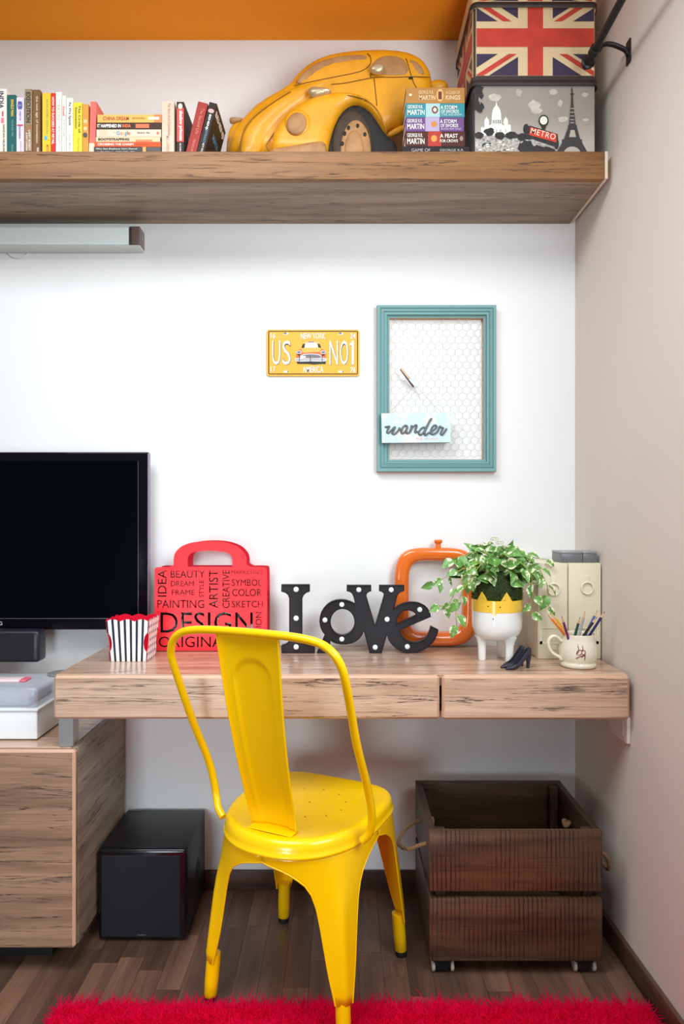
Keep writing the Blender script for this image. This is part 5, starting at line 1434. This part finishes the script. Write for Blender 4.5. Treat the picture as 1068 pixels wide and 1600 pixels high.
# ------------------------------------------------------------------ books
page_m = mk('book_pages', (232, 222, 200), .8, vary=.08, scale=300)
def book(xl, xr, top, colr, label, y=-.262, depth=.13, lean=0., texts=(), bands=(), cover=(), flat=False, zb=None, group=None, cat='book', bottom=None):
    s_ = F/(y+CD)
    if not flat:
        x0, x1 = (xl-534)/s_, (xr-534)/s_
        t_ = x1-x0; h = CH+(810-top)/s_-SZ1-.0006
        if lean: h = h/math.cos(lean)-t_*abs(math.tan(lean))*.5
    else:
        x0, x1 = (xl-534)/s_, (xr-534)/s_
        h = x1-x0; t_ = colr[1]; 
    col_ = colr[0] if flat else colr
    root = thing('book', (0, 0, 0), label, cat, group)
    cm = mk('cover_%d_%d_%d' % tuple(col_), col_, .55, spec=.25, vary=.05, scale=40)
    c_ = .0013
    U = [(0, 0), (t_, 0), (t_, depth), (t_-c_, depth), (t_-c_, c_), (c_, c_), (c_, depth), (0, depth)]
    MB().prism([(a_, b_, 0) for a_, b_ in U], (0, 0, h)).build('cover', cm, root, bevel=(.0004, 1))
    MB().box(c_+.0001, t_-c_-.0001, c_+.0002, depth-.003, .0018, h-.0018).build('pages', page_m, root, smooth=False)
    for k, (z0, z1, cl) in enumerate(bands):
        x0_, x1_ = .0001, t_-.0001
        if len(cl) == 5: x0_, x1_ = cl[3]*t_, cl[4]*t_
        yb_ = -.0002-.0001*k
        if len(cl) == 5 and (z1-z0) < .2 and abs((z1-z0)*h/(x1_-x0_)-1) < .45:
            ring_ = [((x0_+x1_)/2+(x1_-x0_)/2*math.cos(q), yb_, (z0+z1)/2*h+(z1-z0)/2*h*math.sin(q)) for q in [2*math.pi*i/16 for i in range(16)]]
        else: ring_ = [(x0_, yb_, z0*h), (x1_, yb_, z0*h), (x1_, yb_, z1*h), (x0_, yb_, z1*h)]
        MB().add(ring_, [list(range(len(ring_)))]).build('spine_band', mk('band_%d_%d_%d' % tuple(cl[:3]), cl[:3], .45), root, smooth=False)
    for tx_ in texts:
        st_, zc, ln_, th_, xo, cl = tx_[:6]
        bo = tx_[6] if len(tx_) > 6 else .01
        text(root, st_, (t_*(.5+xo), -.0008, zc*h), ln_*h, th_*t_, mk('ink_%d_%d_%d' % tuple(cl), cl, .5), dx=(0, 0, -1), dy=(1, 0, 0), bold=bo)
    for st_, yc, zc, wl, hl, cl in cover:
        text(root, st_, (t_+.0005, yc*depth, zc*h), wl*depth, hl*h, mk('ink_%d_%d_%d' % tuple(cl), cl, .5), dx=(0, 1, 0), dy=(0, 0, 1), bold=.02)
    if flat:
        root.rotation_euler = (0, R(-90), 0); root.location = (x1, y, zb)
    else:
        root.rotation_euler = (0, lean, 0)
        root.location = ((xl-534)/s_ if not lean else (bottom-534)/s_, y, SZ1+.0006+(t_*math.sin(lean) if lean > 0 else 0))
    return root
W_, K_ = (240, 236, 226), (40, 34, 32)
G1 = 'upright books at the left end of the shelf'
L0 = R(1.6)
book(-3, 10.2, 138.5, (232, 226, 210), 'cream book with pink dots and dark letters on its spine, leftmost of the upright row', texts=[('INDIA', .83, .26, .55, -.1, (60, 50, 80), .02), ('NANDAN NILEKANI', .25, .42, .25, .2, (90, 80, 80))], bands=[(.48, .56, (226, 110, 120, .35, .7)), (.58, .66, (214, 60, 90, .45, .65))], group=G1, depth=.14)
book(11.4, 24.6, 148, (26, 92, 90), 'teal book with a yellow title, second of the upright row', texts=[('SINGLE MAN', .78, .28, .34, .1, (226, 190, 70), .03), ('THE LIFE AND TIMES', .45, .28, .2, .12, (130, 170, 164)), ('PENGUIN', .1, .14, .18, .1, (130, 170, 164))], group=G1)
book(25.6, 37.3, 152, (216, 206, 220), 'pale lilac book with a blue figure eight at the top of its spine', texts=[('8', .86, .15, .62, 0, (66, 74, 150), .04), ('steps to', .68, .16, .3, 0, (110, 110, 170)), ('innovation', .40, .24, .3, 0, (120, 110, 130)), ('going from ideas', .14, .2, .18, .1, (200, 110, 130))], bands=[(.5, .53, (206, 50, 60, .1, .9))], group=G1)
book(38.6, 50.0, 139, (146, 126, 98), 'taupe and brown book with tall black capitals and a black foot', texts=[('EXECUTION', .72, .46, .62, 0, (48, 42, 38), .03), ('LARRY BOSSIDY', .22, .31, .3, .18, W_), ('& RAM CHARAN', .20, .27, .26, -.2, W_)], bands=[(0, .46, (142, 98, 50)), (0, .06, (34, 30, 28))], group=G1)
book(51.2, 62.6, 140, (118, 84, 48), 'dark brown book with cream lower case title', texts=[('the new age of innovation', .54, .72, .44, .08, (214, 192, 150), .015), ('PRAHALAD', .06, .1, .3, .2, W_)], group=G1, depth=.155)
book(66.0, 79.0, 145.2, (240, 190, 44), 'golden yellow book with faint blue title, left of the thin red one', texts=[('HIS INCREDIBLE SURVIVORS', .62, .56, .26, .1, (160, 170, 100)), ('MENON', .1, .13, .3, .15, (226, 110, 40))], bands=[(.24, .31, (70, 160, 190, .25, .6))], group=G1)
book(79.8, 86.2, 145.2, (214, 42, 32), 'thin bright red book with white capitals on its spine', texts=[('HOW TO SUCCEED AT RETAIL', .55, .76, .56, 0, W_, .02)], group=G1, depth=.14)
book(87.0, 96.2, 143.8, (234, 226, 212), 'broad white book right beside the thin red one', texts=[('SUCCESS', .68, .26, .5, 0, (196, 190, 178)), ('BUILT TO LAST', .3, .3, .2, .1, (170, 160, 150))], group=G1, depth=.14)
book(97.0, 102.6, 149.5, (238, 230, 216), 'narrow white book with small red words, between two wider white ones', texts=[('Small', .74, .16, .6, 0, (214, 60, 60)), ('is the new big', .45, .28, .35, .05, (110, 130, 170))], bands=[(.02, .05, (206, 40, 40, .25, .75))], group=G1)
book(103.4, 113.6, 153, (230, 224, 212), 'white book with thin grey script, left of the lemon yellow one', texts=[('As We Speak', .72, .42, .5, .05, (90, 88, 90)), ('Peter Meyers', .2, .3, .22, .05, (170, 160, 150))], group=G1)
book(114.2, 128.2, 160, (240, 208, 52), 'lemon yellow book with a two-line thin black title', texts=[('The Circle of', .68, .52, .26, .22, (70, 64, 40)), ('Innovation', .70, .40, .26, -.15, (70, 64, 40)), ('Tom Peters', .18, .3, .24, .1, (236, 170, 60))], group=G1)
book(129.0, 138.0, 162.5, (212, 146, 66), 'ochre book with a black roundel low on its spine', group=G1, bands=[(.62, .70, (226, 186, 130, .15, .8)), (.48, .56, (226, 186, 130, .15, .8)), (.34, .44, (52, 40, 34, .05, .85))])
book(139, 148.6, 158.5, (226, 108, 96), 'coral pink book leaning at the right end of the row', lean=R(1.8), bottom=138.6, bands=[(0, .22, (214, 196, 168))], depth=.17, group=G1)
# pile of paperbacks lying flat
G2 = 'books lying in a pile between the upright rows'
Y2 = -.264; s2 = F/(Y2+CD)
def zpx(v): return CH+(810-v)/s2
cur = SZ1+.0006
pile = [(146.5, 251, 229.3, (70, 66, 70), 'dark grey book with white words, lowest of the left pile', [('Who Says Elephants Can\'t Dance?', .66, .62, .22, .22, W_, .01), ('LOUIS V. GERSTNER', .66, .56, .22, -.2, W_, .01)], [(.0, .20, (54, 42, 34)), (.22, .27, (214, 150, 60))]),
        (147.5, 251, 221.6, (226, 84, 36), 'orange red book with white capitals, second from the foot of the left pile', [('CROSSING THE CHASM', .68, .54, .5, 0, W_, .02), ('GEOFFREY MOORE', .28, .2, .22, 0, (150, 60, 30))], []),
        (149.5, 250, 213.8, (224, 196, 154), 'cream paperback with fat black letters above the orange red one', [('BOOTSTRAPPING', .72, .48, .5, 0, (34, 30, 30), .045)], [(.12, .38, (232, 110, 60, .02, .45))]),
        (150.5, 251.5, 202, (226, 200, 176), 'pale peach book with coloured round letters in the middle of the left pile', [('The', .72, .03, .15, .1, (140, 130, 130)), ('David A. Vise', .27, .19, .24, .05, (80, 74, 74))], [(.83, .96, (232, 180, 150, .2, .85)), (.03, .07, (214, 90, 70, .3, .7))]),
        (151.5, 252, 191.4, (66, 44, 32), 'dark brown book with white and orange capitals, second from the top of the left pile', [('IT HAPPENED IN', .81, .37, .5, 0, W_, .03), ('INDIA', .54, .13, .5, 0, (232, 110, 50), .03)], [(.19, .40, (226, 96, 44, .2, .8))]),
        (152, 252.5, 178.8, (236, 176, 90), 'orange yellow book with red capitals, topmost of the left pile', [('CHINA DREAM', .71, .40, .48, 0, (166, 70, 40), .02), ('JOE STUDWELL', .36, .2, .25, 0, (130, 80, 40))], [(.0, .12, (206, 110, 50)), (.04, .21, (240, 214, 190, .35, .7))])]
for xl, xr, v, cl, lb, tx_, bd_ in pile:
    zt_ = zpx(v)
    bkx = book(xl, xr, 0, (cl, zt_-cur-.0004), lb, y=Y2, depth=.125, flat=True, zb=cur, texts=tx_, bands=bd_, group=G2)
    if 'peach' in lb:
        hgt = (xr-xl)/s2; tt_ = zt_-cur
        for i, (c_, cl2) in enumerate(zip('Google', ((70, 130, 190), (214, 90, 60), (226, 180, 60), (70, 130, 190), (80, 150, 90), (214, 90, 60)))):
            wd_ = (.052, .036, .036, .034, .018, .034)[i]; off_ = (.0, .048, .084, .12, .148, .174)[i]
            hh_ = (.5, .34, .34, .5, .5, .34)[i]; yo = (.0, -.08, -.08, -.16, .0, -.08)[i]
            text(bkx, c_, (tt_*(.5+yo)+bkx.location.x, -.0008+bkx.location.y, (.665-off_)*hgt+bkx.location.z), wd_*hgt*.9, hh_*tt_, mk('ink_%d_%d_%d' % cl2, cl2, .5), dx=(0, 0, -1), dy=(1, 0, 0), bold=.01)
    cur = zt_
G3 = 'books between the flat pile and the yellow car'
book(252.8, 271.8, 158, (222, 192, 170), 'thick pale pink book upright at the right end of the flat pile', texts=[('The Story of my Experiments', .66, .6, .34, .08, (190, 150, 130)), ('M.K. GANDHI', .2, .3, .26, 0, (196, 156, 136))], bands=[], group=G3, depth=.12)
book(275.8, 287.2, 159, (52, 34, 26), 'black and red upright book with white lettering beside the pale pink one', texts=[('shadow princess', .55, .56, .6, .05, W_, .03), ('Indu Sundaresan', .12, .2, .25, .05, W_)], bands=[(.25, .88, (214, 50, 34, .02, .98)), (.86, .97, (230, 214, 190, .2, .8))], cover=[('TAJ', .5, .45, .5, .2, (190, 130, 50))], group=G3, depth=.15)
book(290, 305.5, 160, (160, 54, 48), 'dark red book leaning to the right beside the black one', lean=R(13.5), bottom=290.2, texts=[('The Second Life', .64, .5, .32, .12, (206, 120, 100)), ('PENGUIN', .15, .26, .24, .05, (206, 120, 100))], group=G3, depth=.12)
book(306, 318, 160.5, (44, 34, 30), 'black book leaning to the right with large white letters on its cover', lean=R(14.5), bottom=306.4, texts=[('BEHENJI', .62, .3, .36, 0, W_, .02), ('MAYAWATI', .36, .26, .34, .1, (110, 140, 170)), ('AJOY BOSE', .12, .2, .3, .1, W_)], bands=[(.80, .88, (214, 160, 160, .1, .9))], cover=[('BEHENJI', .5, .84, .86, .13, W_), ('MAYA', .5, .5, .5, .12, (70, 150, 180))], group=G3, depth=.14)
# pile of fat paperbacks
G4 = 'fat paperbacks piled beside the city tin'
Y4 = -.250; s2 = F/(Y4+CD)
cur = SZ1+.0006
def au(a_='GEORGE R.R.', b_='MARTIN', c=W_): return [(a_, .84, .26, .25, .24, c, .01), (b_, .825, .29, .38, -.16, c, .015)]
pile = [(627.5, 733, 228.6, (42, 38, 40), 'black fat paperback, lowest of the right pile', [('GAME OF', .72, .28, .3, .15, (170, 164, 160), .01), ('GEORGE R.R.', .26, .36, .22, .15, (170, 164, 160), .01)], [], .095),
        (633, 726, 205.2, (84, 44, 40), 'dark brown fat paperback with a red glow, second from the foot of the right pile', au()+[('A FEAST', .27, .3, .27, .2, W_, .015), ('FOR CROWS', .27, .30, .2, -.14, W_, .01)], [(.40, .62, (176, 52, 40)), (.47, .57, (236, 150, 70, .3, .75)), (.03, .09, (150, 130, 120, .35, .7))], .105),
        (633, 724.5, 183, (112, 78, 132), 'purple fat paperback in the middle of the right pile', au()+[('A STORM', .27, .28, .27, .2, W_, .015), ('OF SWORDS', .25, .30, .24, -.1, W_, .01), ('BLOOD AND GOLD', .22, .34, .13, -.33, (200, 190, 210))], [(.42, .66, (176, 160, 190)), (.455, .565, (198, 134, 70, .3, .72))], .105),
        (633.5, 725.5, 161.3, (58, 142, 152), 'teal fat paperback second from the top of the right pile', au()+[('A STORM', .27, .28, .27, .2, W_, .015), ('OF SWORDS', .25, .30, .24, -.1, W_, .01), ('STEEL AND SNOW', .22, .34, .13, -.33, (200, 220, 220))], [(.42, .66, (170, 200, 200)), (.45, .56, (120, 60, 50, .25, .8)), (.475, .535, (236, 220, 200, .38, .68))], .105),
        (634, 725.5, 136.8, (178, 128, 70), 'tan gold fat paperback, topmost of the right pile', [('GEORGE R.R.', .66, .26, .22, .2, (226, 196, 150), .01), ('MARTIN', .64, .28, .3, -.15, (230, 202, 160), .015), ('A CLASH OF', .2, .24, .2, .18, (226, 196, 150)), ('KINGS', .2, .25, .28, -.14, (232, 204, 160), .015)], [(.36, .48, (230, 176, 110, .1, .92)), (.39, .45, (110, 50, 34, .25, .75)), (.90, .95, (232, 220, 200, .45, .62))], .105)]
for xl, xr, v, cl, lb, tx_, bd_, dp_ in pile:
    zt_ = zpx(v)
    book(xl, xr, 0, (cl, zt_-cur-.0004), lb, y=Y4, depth=dp_, flat=True, zb=cur, texts=tx_, bands=bd_, group=G4)
    cur = zt_
